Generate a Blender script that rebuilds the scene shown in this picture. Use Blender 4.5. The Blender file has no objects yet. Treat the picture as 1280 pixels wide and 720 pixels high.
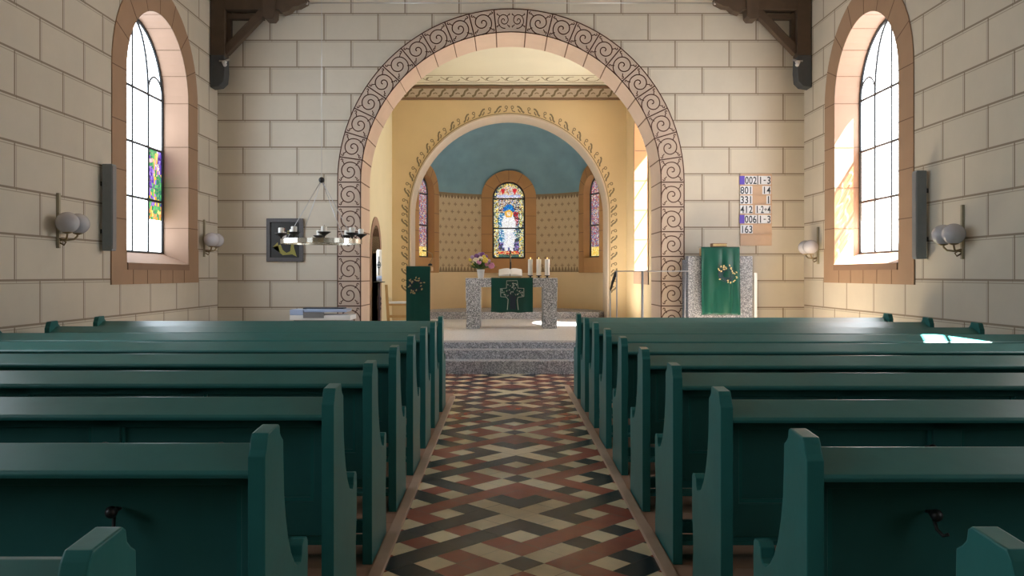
import bpy, bmesh, math, random
from mathutils import Vector, Matrix
from mathutils.geometry import tessellate_polygon
random.seed(7)
PI = math.pi
sc = bpy.context.scene
COL = sc.collection

# ------------------------------------------------------------------ measures
F, VX, VY = 1050.0, 632.0, 343.5            # focal length and vanishing point of the photograph (1280 x 720)
CAMX, CAMZ = -0.08, 1.38
def PX(x, d): return (x - VX) * d / F + CAMX
def PZ(y, d): return CAMZ + (VY - y) * d / F
W = 4.47          # half width of the nave
D = 12.8          # chancel arch wall
H = 6.5           # nave ceiling
PLAT = 0.394      # chancel floor
D2 = 18.28        # apse arch wall
WC = 2.55         # half width of the chancel
AY, AR = 19.1, 2.2  # apse centre and radius

# ------------------------------------------------------------------ mesh builder
class MB:
    def __init__(s): s.v = []; s.f = []; s.m = []; s.sm = []; s.c = []
    def add(s, vs, fs, mi=0, smooth=False, col=None):
        o = len(s.v); s.v += [tuple(p) for p in vs]
        for f in fs:
            s.f.append([i + o for i in f]); s.m.append(mi); s.sm.append(smooth); s.c.append(col)
    def box(s, x0, x1, y0, y1, z0, z1, mi=0):
        v = [(x, y, z) for x in (x0, x1) for y in (y0, y1) for z in (z0, z1)]
        s.add(v, [(0,1,3,2), (4,6,7,5), (0,4,5,1), (2,3,7,6), (0,2,6,4), (1,5,7,3)], mi)
    def obox(s, a, b, w, t, up=(0,0,1), mi=0):
        """bar from a to b, width w, thickness t"""
        a = Vector(a); b = Vector(b); d = (b - a).normalized(); u = Vector(up)
        if abs(d.dot(u)) > .98: u = Vector((1,0,0))
        sd = d.cross(u).normalized(); n = sd.cross(d).normalized()
        v = []
        for p in (a, b):
            for i, j in ((-1,-1), (1,-1), (1,1), (-1,1)): v.append(p + sd*(i*w/2) + n*(j*t/2))
        s.add(v, [(0,3,2,1), (4,5,6,7), (0,1,5,4), (1,2,6,5), (2,3,7,6), (3,0,4,7)], mi)
    def prism(s, outer, holes, fn, w0, w1, mi=0, caps=(True, True), sides=True):
        loops = [outer] + list(holes)
        flat = [p for l in loops for p in l]
        n = len(flat)
        v = [fn(u, t, w0) for u, t in flat] + [fn(u, t, w1) for u, t in flat]
        fs = []
        if any(caps):
            tris = tessellate_polygon([[Vector((u, t, 0)) for u, t in l] for l in loops])
            if caps[0]: fs += [tuple(t) for t in tris]
            if caps[1]: fs += [(t[0]+n, t[2]+n, t[1]+n) for t in tris]
        o = 0
        if sides:
            for l in loops:
                k = len(l)
                for i in range(k):
                    a, b = o+i, o+(i+1) % k
                    fs.append((a, b, b+n, a+n))
                o += k
        s.add(v, fs, mi)
    def tube(s, pts, r, seg=8, mi=0, closed=False, cap=True):
        pts = [Vector(p) for p in pts]; n = len(pts)
        rs = r if isinstance(r, (list, tuple)) else [r]*n
        v = []; prev = None
        for i, p in enumerate(pts):
            if closed: d = pts[(i+1) % n] - pts[i-1]
            else: d = pts[min(i+1, n-1)] - pts[max(i-1, 0)]
            d = d.normalized()
            if prev is None:
                u = Vector((0,0,1)) if abs(d.z) < .9 else Vector((1,0,0))
                a = d.cross(u).normalized()
            else:
                a = (prev - d*prev.dot(d)).normalized()
            prev = a; b = d.cross(a)
            for k in range(seg):
                t = 2*PI*k/seg
                v.append(p + (a*math.cos(t) + b*math.sin(t))*rs[i])
        fs = []
        for i in range(n if closed else n-1):
            j = (i+1) % n
            for k in range(seg):
                q = (k+1) % seg
                fs.append((i*seg+k, i*seg+q, j*seg+q, j*seg+k))
        if cap and not closed:
            fs.append(tuple(range(seg-1, -1, -1))); fs.append(tuple((n-1)*seg+k for k in range(seg)))
        s.add(v, fs, mi, True)
    def lathe(s, prof, c=(0,0,0), seg=20, mi=0, smooth=True, sx=1, sy=1):
        v = []; fs = []; n = len(prof)
        for r, z in prof:
            for k in range(seg):
                t = 2*PI*k/seg
                v.append((c[0]+r*sx*math.cos(t), c[1]+r*sy*math.sin(t), c[2]+z))
        for i in range(n-1):
            for k in range(seg):
                q = (k+1) % seg
                fs.append((i*seg+k, i*seg+q, (i+1)*seg+q, (i+1)*seg+k))
        fs.append(tuple(range(seg-1, -1, -1))); fs.append(tuple((n-1)*seg+k for k in range(seg)))
        s.add(v, fs, mi, smooth)
    def sphere(s, c, r, seg=14, rings=9, mi=0, sz=1):
        prof = [(max(r*math.sin(PI*i/rings), .0004), -r*sz*math.cos(PI*i/rings)) for i in range(rings+1)]
        s.lathe(prof, c, seg, mi)
    def ribbon(s, pts, wd, fn, w0, w1, mi=0):
        """flat raised line along 2D points, mapped by fn(u,v,w)"""
        n = len(pts); v = []
        for i in range(n):
            a = pts[max(i-1, 0)]; b = pts[min(i+1, n-1)]
            dx, dy = b[0]-a[0], b[1]-a[1]; l = math.hypot(dx, dy) or 1
            nx, ny = -dy/l*wd/2, dx/l*wd/2
            p = pts[i]
            v += [fn(p[0]+nx, p[1]+ny, w0), fn(p[0]+nx, p[1]+ny, w1), fn(p[0]-nx, p[1]-ny, w1), fn(p[0]-nx, p[1]-ny, w0)]
        fs = []
        for i in range(n-1):
            o = i*4
            for k in range(3): fs.append((o+k, o+k+1, o+k+5, o+k+4))
        fs += [(0,1,2,3), ((n-1)*4+3, (n-1)*4+2, (n-1)*4+1, (n-1)*4)]
        s.add(v, fs, mi)
    def build(s, name, mats, parent=None, bevel=0, loc=None, segs=2):
        me = bpy.data.meshes.new(name)
        me.from_pydata(s.v, [], s.f)
        if not isinstance(mats, (list, tuple)): mats = [mats]
        for m in mats: me.materials.append(m)
        me.polygons.foreach_set('material_index', s.m)
        me.polygons.foreach_set('use_smooth', s.sm)
        if any(c is not None for c in s.c):
            at = me.color_attributes.new('Col', 'FLOAT_COLOR', 'CORNER')
            for p, c in zip(me.polygons, s.c):
                for li in p.loop_indices: at.data[li].color = (*(c or (1,1,1)), 1)
        bm = bmesh.new(); bm.from_mesh(me)
        if not any(c is not None for c in s.c):
            bmesh.ops.recalc_face_normals(bm, faces=bm.faces)
        if bevel:
            bmesh.ops.remove_doubles(bm, verts=bm.verts, dist=1e-5)
            es = [e for e in bm.edges if len(e.link_faces) == 2 and e.calc_face_angle(0) > .5]
            bmesh.ops.bevel(bm, geom=es, offset=bevel, segments=segs, affect='EDGES', profile=.6, clamp_overlap=True)
        bm.to_mesh(me); bm.free(); me.update()
        o = bpy.data.objects.new(name, me); COL.objects.link(o)
        if parent: o.parent = parent
        if loc: o.location = loc
        return o

def tag(o, label=None, cat=None, group=None, kind=None):
    if label: o['label'] = label
    if cat: o['category'] = cat
    if group: o['group'] = group
    if kind: o['kind'] = kind
    return o
def thing(name, label, cat, loc=(0,0,0), rz=0, group=None):
    o = bpy.data.objects.new(name, None); COL.objects.link(o); o.empty_display_size = .1
    o.location = loc; o.rotation_euler = (0, 0, rz)
    return tag(o, label, cat, group)
def struct(o, label=None, cat=None):
    return tag(o, label, cat, None, 'structure')
def copy_tree(o, parent=None):
    c = o.copy(); COL.objects.link(c)
    if parent: c.parent = parent
    for ch in list(o.children): copy_tree(ch, c)
    return c

# ------------------------------------------------------------------ materials
def newmat(name):
    m = bpy.data.materials.new(name); m.use_nodes = True
    nt = m.node_tree; return m, nt, nt.nodes['Principled BSDF']
def N(nt, t, **kw):
    n = nt.nodes.new(t)
    for k, v in kw.items():
        if k in n.inputs: n.inputs[k].default_value = v
        else: setattr(n, k, v)
    return n
def mixc(nt, fac, a, b, mode='MIX'):
    n = nt.nodes.new('ShaderNodeMix'); n.data_type = 'RGBA'; n.blend_type = mode
    for sk, val in ((n.inputs[0], fac), (n.inputs[6], a), (n.inputs[7], b)):
        if hasattr(val, 'links'): nt.links.new(val, sk)
        else: sk.default_value = val if not isinstance(val, tuple) or len(val) == 4 else (*val, 1)
    return n.outputs[2]
def mat(name, col, rough=.6, var=.12, scale=6, bump=0, bscale=40, metal=0, spec=.5, coat=0):
    m, nt, p = newmat(name)
    g = N(nt, 'ShaderNodeNewGeometry')
    nz = N(nt, 'ShaderNodeTexNoise', Scale=scale, Detail=4.0)
    nt.links.new(g.outputs['Position'], nz.inputs['Vector'])
    a = tuple(c*(1-var) for c in col); b = tuple(min(1, c*(1+var)) for c in col)
    nt.links.new(mixc(nt, nz.outputs[0], a, b), p.inputs['Base Color'])
    p.inputs['Roughness'].default_value = rough; p.inputs['Metallic'].default_value = metal
    p.inputs['Specular IOR Level'].default_value = spec
    p.inputs['Coat Weight'].default_value = coat; p.inputs['Coat Roughness'].default_value = .22
    if bump:
        n2 = N(nt, 'ShaderNodeTexNoise', Scale=bscale, Detail=3.0)
        nt.links.new(g.outputs['Position'], n2.inputs['Vector'])
        bp = N(nt, 'ShaderNodeBump', Strength=bump, Distance=.01)
        nt.links.new(n2.outputs[0], bp.inputs['Height']); nt.links.new(bp.outputs[0], p.inputs['Normal'])
    return m
def emit(name, col, s):
    m, nt, p = newmat(name); nt.nodes.remove(p)
    e = N(nt, 'ShaderNodeEmission', Color=(*col, 1), Strength=s)
    nt.links.new(e.outputs[0], nt.nodes['Material Output'].inputs[0]); return m
def block_wall(name, axis, u0, z0, bw, rh, col, line):
    """plaster painted as ashlar blocks: a pair of joint lines on a cream ground"""
    m, nt, p = newmat(name)
    g = N(nt, 'ShaderNodeNewGeometry'); sp = N(nt, 'ShaderNodeSeparateXYZ'); nt.links.new(g.outputs['Position'], sp.inputs[0])
    def brick(du, dz, size, smooth):
        au = N(nt, 'ShaderNodeMath', operation='SUBTRACT'); nt.links.new(sp.outputs[axis], au.inputs[0]); au.inputs[1].default_value = u0+du
        az = N(nt, 'ShaderNodeMath', operation='SUBTRACT'); nt.links.new(sp.outputs['Z'], az.inputs[0]); az.inputs[1].default_value = z0+dz
        cb = N(nt, 'ShaderNodeCombineXYZ'); nt.links.new(au.outputs[0], cb.inputs[0]); nt.links.new(az.outputs[0], cb.inputs[1])
        b = N(nt, 'ShaderNodeTexBrick'); b.offset = .5; b.offset_frequency = 2; b.squash = 1
        for k, v in (('Scale', 1), ('Mortar Size', size), ('Mortar Smooth', smooth), ('Bias', 0), ('Brick Width', bw), ('Row Height', rh)): b.inputs[k].default_value = v
        b.inputs['Color1'].default_value = (0.93,0.93,0.93,1); b.inputs['Color2'].default_value = (1,1,1,1)
        b.inputs['Mortar'].default_value = (.95,.95,.95,1)
        nt.links.new(cb.outputs[0], b.inputs['Vector']); return b
    b1 = brick(0, 0, .013, .45); b2 = brick(.028, -.028, .006, .3)
    nz = N(nt, 'ShaderNodeTexNoise', Scale=1.3, Detail=6.0, Roughness=.65); nt.links.new(g.outputs['Position'], nz.inputs['Vector'])
    c = mixc(nt, nz.outputs[0], tuple(x*.86 for x in col), tuple(x*1.1 for x in col))
    c = mixc(nt, 1.0, c, b1.outputs['Color'], 'MULTIPLY')
    f2 = N(nt, 'ShaderNodeMath', operation='MULTIPLY'); nt.links.new(b2.outputs['Fac'], f2.inputs[0]); f2.inputs[1].default_value = .45
    c = mixc(nt, f2.outputs[0], c, line)
    f1 = N(nt, 'ShaderNodeMath', operation='MULTIPLY'); nt.links.new(b1.outputs['Fac'], f1.inputs[0]); f1.inputs[1].default_value = .8
    c = mixc(nt, f1.outputs[0], c, line)
    nt.links.new(c, p.inputs['Base Color']); p.inputs['Roughness'].default_value = .8
    return m
def granite(name, lo, hi, scale=70, rough=.6):
    m, nt, p = newmat(name)
    g = N(nt, 'ShaderNodeNewGeometry')
    v = N(nt, 'ShaderNodeTexVoronoi', Scale=scale); nt.links.new(g.outputs['Position'], v.inputs['Vector'])
    n = N(nt, 'ShaderNodeTexNoise', Scale=scale*.6, Detail=3.0); nt.links.new(g.outputs['Position'], n.inputs['Vector'])
    sv = N(nt, 'ShaderNodeSeparateColor'); nt.links.new(v.outputs['Color'], sv.inputs[0])
    ad = N(nt, 'ShaderNodeMath', operation='MULTIPLY'); nt.links.new(sv.outputs[0], ad.inputs[0]); nt.links.new(n.outputs[0], ad.inputs[1])
    r = N(nt, 'ShaderNodeValToRGB'); r.color_ramp.elements[0].position = .12; r.color_ramp.elements[1].position = .5
    r.color_ramp.elements[0].color = (*lo, 1); r.color_ramp.elements[1].color = (*hi, 1)
    nt.links.new(ad.outputs[0], r.inputs[0]); nt.links.new(r.outputs[0], p.inputs['Base Color'])
    p.inputs['Roughness'].default_value = rough
    return m
def clear_glass(name, col, s, tint=(.92, .94, .95, 1)):
    """frosted daylight pane: lets the sun through and glows with the sky behind it"""
    m, nt, p = newmat(name); nt.nodes.remove(p)
    t = N(nt, 'ShaderNodeBsdfTransparent', Color=tint); e = N(nt, 'ShaderNodeEmission', Strength=s)
    g = N(nt, 'ShaderNodeNewGeometry'); nz = N(nt, 'ShaderNodeTexNoise', Scale=1.7, Detail=2.0); nt.links.new(g.outputs['Position'], nz.inputs['Vector'])
    nt.links.new(mixc(nt, nz.outputs[0], tuple(c*.85 for c in col), col), e.inputs['Color'])
    a = N(nt, 'ShaderNodeAddShader'); nt.links.new(t.outputs[0], a.inputs[0]); nt.links.new(e.outputs[0], a.inputs[1])
    nt.links.new(a.outputs[0], nt.nodes['Material Output'].inputs[0]); return m
def stained(name, s, pale=0):
    m, nt, p = newmat(name); nt.nodes.remove(p)
    at = N(nt, 'ShaderNodeVertexColor', layer_name='Col'); e = N(nt, 'ShaderNodeEmission', Strength=s)
    nt.links.new(mixc(nt, pale, at.outputs[0], (1, .97, .95)), e.inputs[0])
    t = N(nt, 'ShaderNodeBsdfTransparent'); nt.links.new(at.outputs[0], t.inputs[0])
    a = N(nt, 'ShaderNodeAddShader'); nt.links.new(t.outputs[0], a.inputs[0]); nt.links.new(e.outputs[0], a.inputs[1])
    nt.links.new(a.outputs[0], nt.nodes['Material Output'].inputs[0]); return m

SKY_BLUE = (.82, .91, 1.0)
CREAM = (.67, .61, .505)
LINE = (.20, .14, .085)
M = {}
M['back'] = block_wall('painted_blocks_front', 'X', -3.67, -.338, .823, .407, CREAM, LINE)
M['side'] = block_wall('painted_blocks_side', 'Y', 8.74, -.322, .82, .413, CREAM, LINE)
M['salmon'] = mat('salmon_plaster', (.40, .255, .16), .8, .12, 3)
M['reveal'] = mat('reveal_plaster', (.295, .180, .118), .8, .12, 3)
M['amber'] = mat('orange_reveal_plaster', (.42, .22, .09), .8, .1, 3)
M['ring'] = mat('arch_band_plaster', (.60, .48, .385), .8, .1, 3)
M['soffit'] = mat('arch_soffit_plaster', (.62, .46, .34), .8, .08, 3)
M['scroll'] = mat('scroll_paint', (.10, .045, .03), .7, .2, 20)
M['joint'] = mat('joint_paint', (.17, .095, .055), .8, .2, 20)
M['ochre'] = mat('ochre_plaster', (.64, .485, .27), .8, .1, 1.5)
M['creamw'] = mat('cream_plaster', (.70, .60, .38), .8, .06, 1.5)
M['chceil'] = mat('chancel_ceiling_plaster', (.62, .57, .42), .85, .06, 1.5)
M['vine'] = mat('vine_paint', (.20, .155, .09), .8, .25, 20)
M['cornice'] = mat('cornice_plaster', (.56, .47, .37), .8, .1, 5)
M['cornline'] = mat('cornice_line_paint', (.22, .135, .08), .8, .15, 5)
M['arris'] = mat('pale_arch_edge', (.56, .46, .35), .7, .08, 4)
M['blue'] = mat('apse_blue_paint', (.17, .29, .335), .85, .28, 2.2)
M['dado'] = mat('apse_dado', (.70, .54, .32), .8, .06, 2)
M['apsewin'] = mat('apse_window_stone', (.40, .215, .085), .8, .15, 3)
M['wood'] = mat('dark_beam_wood', (.085, .055, .034), .6, .3, 8)
M['nceil'] = mat('ceiling_wood', (.30, .22, .14), .7, .2, 3)
M['pew'] = mat('green_paint', (.028, .150, .140), .34, .14, 9, .04, 30, spec=.16)
M['pewrest'] = mat('green_paint_polished', (.028, .150, .140), .32, .14, 9, .04, 30, coat=.2, spec=.35)
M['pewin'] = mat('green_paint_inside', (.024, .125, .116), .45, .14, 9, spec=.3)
M['black'] = mat('black_iron', (.012, .012, .012), .45, .2, 20)
M['lead'] = mat('window_lead', (.035, .04, .045), .5, .2, 20)
M['granite'] = granite('speckled_granite', (.16, .165, .18), (.78, .79, .82), 95)
M['granite_fine'] = granite('fine_grey_granite', (.11, .12, .145), (.42, .44, .49), 110)
M['step'] = granite('step_granite', (.20, .20, .22), (.62, .62, .65), 90)
M['plat'] = granite('platform_stone', (.62, .62, .63), (.80, .80, .80), 60, .3)
M['red'] = mat('red_tile', (.31, .075, .045), .25, .22, 9, spec=.32)
M['dark'] = mat('black_tile', (.015, .020, .027), .25, .3, 9, spec=.28)
M['tan'] = mat('cream_tile', (.74, .63, .42), .25, .18, 9, spec=.35)
M['grout'] = mat('grout', (.09, .075, .06), .9, .2, 20)
M['pewfloor'] = mat('pew_floor_boards', (.36, .22, .15), .55, .2, 6)
M['kerb'] = mat('kerb_wood', (.42, .29, .21), .4, .2, 7)
M['cloth'] = mat('green_satin', (.005, .066, .047), .38, .2, 5, .08, 60, spec=.4)
M['white'] = mat('white_cloth', (.78, .78, .78), .7, .04, 8)
M['wax'] = mat('candle_wax', (.82, .80, .74), .45, .03, 8)
M['gold'] = mat('gold_thread', (.55, .42, .20), .5, .25, 40)
M['silverthread'] = mat('silver_thread', (.42, .46, .40), .5, .2, 40)
M['brass'] = mat('aged_brass', (.30, .23, .13), .4, .2, 20, metal=.7)
M['railing'] = mat('grey_rail_paint', (.24, .24, .26), .4, .1, 20)
M['plate'] = mat('pale_brass_plate', (.42, .37, .26), .45, .15, 20)
M['steel'] = mat('brushed_steel', (.55, .55, .56), .3, .1, 20, metal=.9)
M['globe'] = mat('opal_glass', (.56, .55, .58), .15, .05, 10)
M['speaker'] = mat('grey_speaker', (.22, .25, .27), .5, .1, 20)
M['frame'] = mat('grey_picture_frame', (.09, .085, .09), .5, .15, 20)
M['mat_dark'] = mat('picture_dark', (.012, .012, .010), .4, .4, 20)
M['paint_yel'] = mat('picture_yellow', (.30, .27, .05), .5, .3, 20)
M['paint_white'] = mat('picture_white', (.55, .50, .48), .5, .2, 20)
M['paint_red'] = mat('picture_red', (.30, .09, .06), .5, .2, 20)
M['board'] = mat('board_wood', (.60, .42, .29), .6, .1, 8)
M['card'] = mat('white_card', (.80, .84, .90), .5, .03, 8)
M['violet'] = mat('violet_card', (.12, .07, .55), .5, .1, 8)
M['ink'] = mat('dark_blue_ink', (.015, .03, .05), .5, .1, 8)
M['lightwood'] = mat('beech_wood', (.52, .32, .13), .45, .15, 9)
M['purple'] = mat('turned_dark_wood', (.045, .018, .028), .35, .2, 9)
M['leafg'] = mat('leaf_green', (.06, .14, .03), .6, .3, 30)
M['flame'] = emit('flame', (1, .55, .18), 2.5)
M['bluelid'] = mat('pale_blue_lid', (.42, .52, .74), .3, .05, 8)
M['grey'] = mat('grey_panel', (.22, .22, .23), .5, .1, 8)
M['corbel'] = mat('grey_stone_corbel', (.07, .075, .08), .8, .2, 10)
M['door'] = mat('brown_door', (.24, .12, .055), .5, .2, 10)
M['glass_l'] = clear_glass('daylight_glass', SKY_BLUE, 3.8)
M['glass_r'] = clear_glass('daylight_glass_sunny', (.95, .97, 1), 4.6)
M['glass_c'] = clear_glass('chancel_daylight_glass', (.95, .97, 1), 2.2)
M['glass_far'] = emit('added_daylight_pane', SKY_BLUE, 3.3)  # opaque glow for the panes of the added unseen windows
M['added_glow_r'] = emit('added_daylight_pane_dim', (.95, .97, 1), 2.0)  # weaker glow for the added windows on the right
M['stain'] = stained('stained_glass', .75)
M['stain_apse'] = stained('stained_glass_apse', .72)
M['stain_sun'] = stained('stained_glass_sunlit', 2.4, .75)  # glow paled towards white to imitate sun glare on the pane

# apse wall hanging: small dark motifs on a beige ground (UV in metres)
def wallpaper():
    m, nt, p = newmat('patterned_apse_wall')
    uv = N(nt, 'ShaderNodeUVMap'); sp = N(nt, 'ShaderNodeSeparateXYZ'); nt.links.new(uv.outputs[0], sp.inputs[0])
    def math_(op, a, b=None):
        n = N(nt, 'ShaderNodeMath', operation=op)
        for i, x in enumerate((a, b)):
            if x is None: continue
            if hasattr(x, 'links'): nt.links.new(x, n.inputs[i])
            else: n.inputs[i].default_value = x
        return n.outputs[0]
    P = .19
    row = math_('FLOOR', math_('DIVIDE', sp.outputs[1], P))
    sh = math_('MULTIPLY', math_('MODULO', row, 2.0), P/2)
    u = math_('SUBTRACT', math_('MODULO', math_('ADD', math_('ADD', sp.outputs[0], 19.0), sh), P), P/2)
    v = math_('SUBTRACT', math_('MODULO', sp.outputs[1], P), P/2)
    r = math_('SQRT', math_('ADD', math_('MULTIPLY', u, u), math_('MULTIPLY', v, v)))
    ang = math_('ARCTAN2', v, u)
    pet = math_('ADD', .036, math_('MULTIPLY', math_('COSINE', math_('MULTIPLY', ang, 4.0)), .012))
    dot = math_('MULTIPLY', math_('LESS_THAN', r, pet), .65)
    nz = N(nt, 'ShaderNodeTexNoise', Scale=60.0, Detail=3.0); nt.links.new(uv.outputs[0], nz.inputs['Vector'])
    base = mixc(nt, nz.outputs[0], (.40, .30, .175), (.60, .47, .29))
    c = mixc(nt, dot, base, (.20, .13, .075))
    # top scalloped border and bottom fringe
    tv = math_('ABSOLUTE', math_('SINE', math_('MULTIPLY', sp.outputs[0], 34.0)))
    top = math_('GREATER_THAN', sp.outputs[1], math_('SUBTRACT', 3.36, math_('MULTIPLY', tv, .09)))
    bot = math_('LESS_THAN', sp.outputs[1], math_('ADD', 1.46, math_('MULTIPLY', tv, .12)))
    c = mixc(nt, math_('MULTIPLY', math_('ADD', top, bot), .75), c, (.13, .085, .04))
    nt.links.new(c, p.inputs['Base Color']); p.inputs['Roughness'].default_value = .85
    return m
M['paper'] = wallpaper()

# ------------------------------------------------------------------ outlines
def arch(cx, hw, zs, zb, n=28, rz=None):
    rz = rz or hw
    pts = [(cx-hw, zb)]
    for i in range(n+1):
        t = PI - PI*i/n
        pts.append((cx + hw*math.cos(t), zs + rz*math.sin(t)))
    pts.append((cx+hw, zb)); return pts
def band(cx, ro, ri, zs, zb, n=28):
    return arch(cx, ro, zs, zb, n) + arch(cx, ri, zs, zb, n)[::-1]
fX = lambda s: (lambda u, v, w: (s*w, u, v))       # side wall: u = y, w = distance from the middle
fY = lambda u, v, w: (u, w, v)                      # wall across: u = x, w = y

# ------------------------------------------------------------------ room shell
YB = -6.5
WIN = dict(c=10.65, ri=.94, ro=1.30, zs=3.74, zsill=1.52, zb=1.27)
NEAR = [5.45, .25]  # unseen side windows, added to light the nave
for side, s in (('left', -1), ('right', 1)):
    mb = MB()
    holes = [arch(c, WIN['ri']+.02, WIN['zs'], 1.50) for c in [WIN['c']]+NEAR]
    mb.prism([(YB, 0), (YB, H), (D+.02, H), (D+.02, 0)], holes, fX(s), W, W+.72)
    struct(mb.build('wall_'+side, M['side']), 'cream nave wall on the %s painted with ashlar joint lines' % side, 'wall')
mb = MB(); mb.box(-W-.7, W+.7, YB-.2, YB, 0, H)
struct(mb.build('wall_back', M['creamw']), 'cream wall behind the pews', 'wall')
mb = MB(); mb.box(-W-.7, W+.7, YB, D+.02, H, H+.15)
struct(mb.build('ceiling', M['nceil']), 'wooden nave ceiling', 'ceiling')
# arch wall (front)
AHI, AHO, AZS = 2.28, 2.645, 2.79
D_T = .80
mb = MB()
inner = arch(0, AHI+.02, AZS, 0, 40)
outer = [(-W-.02, 0), (-W-.02, H), (W+.02, H), (W+.02, 0)]
mb.prism([outer[0], outer[1], outer[2], outer[3]] + inner[::-1], [], fY, D, D+D_T)
struct(mb.build('wall_front', M['back']), 'cream wall around the chancel arch with painted joint lines', 'wall')

# decorated band, soffit and joint lines of the chancel arch
def scroll_panel(mb, fn, wd=.046):
    """one scroll in local (-.5..+.5): +u faces the opening"""
    pts = []
    key = [(-14, .50), (20, .45), (50, .41), (90, .37), (135, .355), (180, .345), (225, .335), (270, .315), (315, .265), (360, .215), (405, .18), (450, .15), (495, .12), (540, .09), (600, .06), (680, .03)]
    for (a0, r0), (a1, r1) in zip(key, key[1:]):
        for k in range(4):
            t = k/4; a = math.radians(a0+(a1-a0)*t); r = r0+(r1-r0)*t
            pts.append((.0+r*math.cos(a), -.02+r*math.sin(a)))
    mb.ribbon([(p[0], p[1]) for p in pts], wd, fn, 0, 1)
    for sx, sy in ((-1, 1), (-1, -1), (1, -1), (1, 1)):
        c = (sx*.38, sy*.40); q = []
        st = (sx*.25, sy*.25-.02)
        q.append(st); q.append((sx*.31, sy*.33))
        for k in range(9):
            a = math.radians(-70 + k*34)
            q.append((c[0] - sx*.055*math.cos(a)*(1-k*.05), c[1] + sy*.055*math.sin(a)*(1-k*.05)))
        mb.ribbon(q, wd*.85, fn, 0, 1)
mb = MB(); mb.prism(band(0, AHO, AHI+.006, AZS, 0, 44), [], fY, D-.012, D+.01)
ring = struct(mb.build('trim_1', M['ring']), 'painted scroll band around the chancel arch', 'arch band')
mb = MB(); mb.prism(band(0, AHI+.03, AHI, AZS, 0, 44), [], fY, D-.011, D+D_T+.005)
mb.build('arch_soffit', M['soffit'], ring)
sb = MB(); jb = MB()
PH = .377; HB = (AHO-AHI)
def bandmap(kind, s, a):
    if kind == 'side':       # a = panel centre height
        return lambda u, v, w: (s*((AHI+AHO)/2 - u/.36*.36*1.0), D-.0125-.003*w, a+v)
    def f(u, v, w):          # a = panel centre angle from horizontal
        r = (AHI+AHO)/2 - u; t = a + v/((AHI+AHO)/2)
        return (s*r*math.cos(t), D-.0125-.003*w, AZS + r*math.sin(t))
    return f
def scaled(fn, k): return lambda u, v, w: fn(u*k, v*k, w)
SC = .352
for s in (-1, 1):
    k = 0; z = AZS - PH/2
    while z > PLAT - .1:
        scroll_panel(sb, scaled(bandmap('side', s, z), SC))
        z2 = z + PH/2
        sb.ribbon([(AHI, z2), (AHO, z2)], .018, (lambda s: lambda u, v, w: (s*u, D-.0125-.003*w, v))(s), 0, 1)
        jb.box(min(s*(AHI-.004), s*(AHI+.01)), max(s*(AHI-.004), s*(AHI+.01)), D-.014, D+D_T*.98, z2-.008, z2+.008)
        z -= PH
    na = 10; step = math.radians(90-5.6)/na
    for i in range(na):
        a = step*(i+.5)
        scroll_panel(sb, scaled(bandmap('arc', s, a), SC))
        t = step*(i+1)
        p = lambda r: (s*r*math.cos(t), AZS+r*math.sin(t))
        sb.ribbon([p(AHI), p(AHO)], .018, lambda u, v, w: (u, D-.0125-.003*w, v), 0, 1)
        c, n_ = math.cos(t), math.sin(t)
        jb.obox((s*(AHI-.001)*c, D-.014, AZS+(AHI-.001)*n_), (s*(AHI-.001)*c, D+D_T*.98, AZS+(AHI-.001)*n_), .018, .006, up=(c, 0, n_))
    scroll_panel(sb, (lambda s: lambda u, v, w: (s*(.115 + v*.22), D-.0125-.003*w, AZS+(AHI+AHO)/2 - u*.25))(s), .055)
for r in (AHI+.008, AHO-.008):
    sb.ribbon(arch(0, r, AZS, .3, 60), .016, lambda u, v, w: (u, D-.0125-.003*w, v), 0, 1)
sb.build('scroll_ornament', M['scroll'], ring)
jb.build('joint_line', M['joint'], ring)

# floors -------------------------------------------------------------
mb = MB(); mb.box(-W-.02, W+.02, YB, D+.1, -.12, -.006)
struct(mb.build('floor', M['grout']), 'floor bed under the aisle tiles', 'floor')
T = MB(); U = .1045; B0 = 4.435; G = .0016
T16 = {0: {0:'t',2:'d',4:'t',6:'d',8:'r',10:'r',12:'d',14:'r'}, 1: {1:'d',3:'t',5:'t',7:'d',9:'r',11:'t',13:'t',15:'r'},
       2: {0:'x',2:'t',4:'d',6:'t',8:'r',10:'t',12:'r',14:'t'}, 3: {1:'r',3:'d',5:'d',7:'r',9:'d',11:'r',13:'r',15:'d'},
       4: {0:'t',2:'x',4:'t',6:'y',8:'t',10:'x',12:'t',14:'x'}, 5: {1:'d',3:'r',5:'r',7:'d',9:'r',11:'d',13:'d',15:'r'},
       6: {0:'x',2:'t',4:'r',6:'t',8:'d',10:'t',12:'d',14:'t'}, 7: {1:'r',3:'d',5:'d',7:'r',9:'d',11:'r',13:'r',15:'d'}}
def tile_col(a, b):
    aa = abs(a) % 14; aa = aa if aa <= 7 else 14-aa
    c = T16[aa].get(b % 16, 't')
    if c == 'x': c = 'd' if a < 0 else 'r'
    if c == 'y': c = 'r' if a < 0 else 'd'
    return c
CI = {'t': 0, 'r': 1, 'd': 2}
for b in range(int((YB-B0)/U), int((11.95-B0)/U)+1):
    y = B0 + b*U
    amax = 7 if y < 9.75 else 9
    for a in range(-amax, amax+1):
        if (a+b) % 2: continue
        x = a*U; h = U-G; zz = random.uniform(-.0006, .0006)
        if abs(x) > W-.05 or y > 11.75: continue
        T.add([(x-h, y, zz), (x, y-h, zz), (x+h, y, zz), (x, y+h, zz)], [(0,1,2,3)], CI[tile_col(a, b)])
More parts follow.
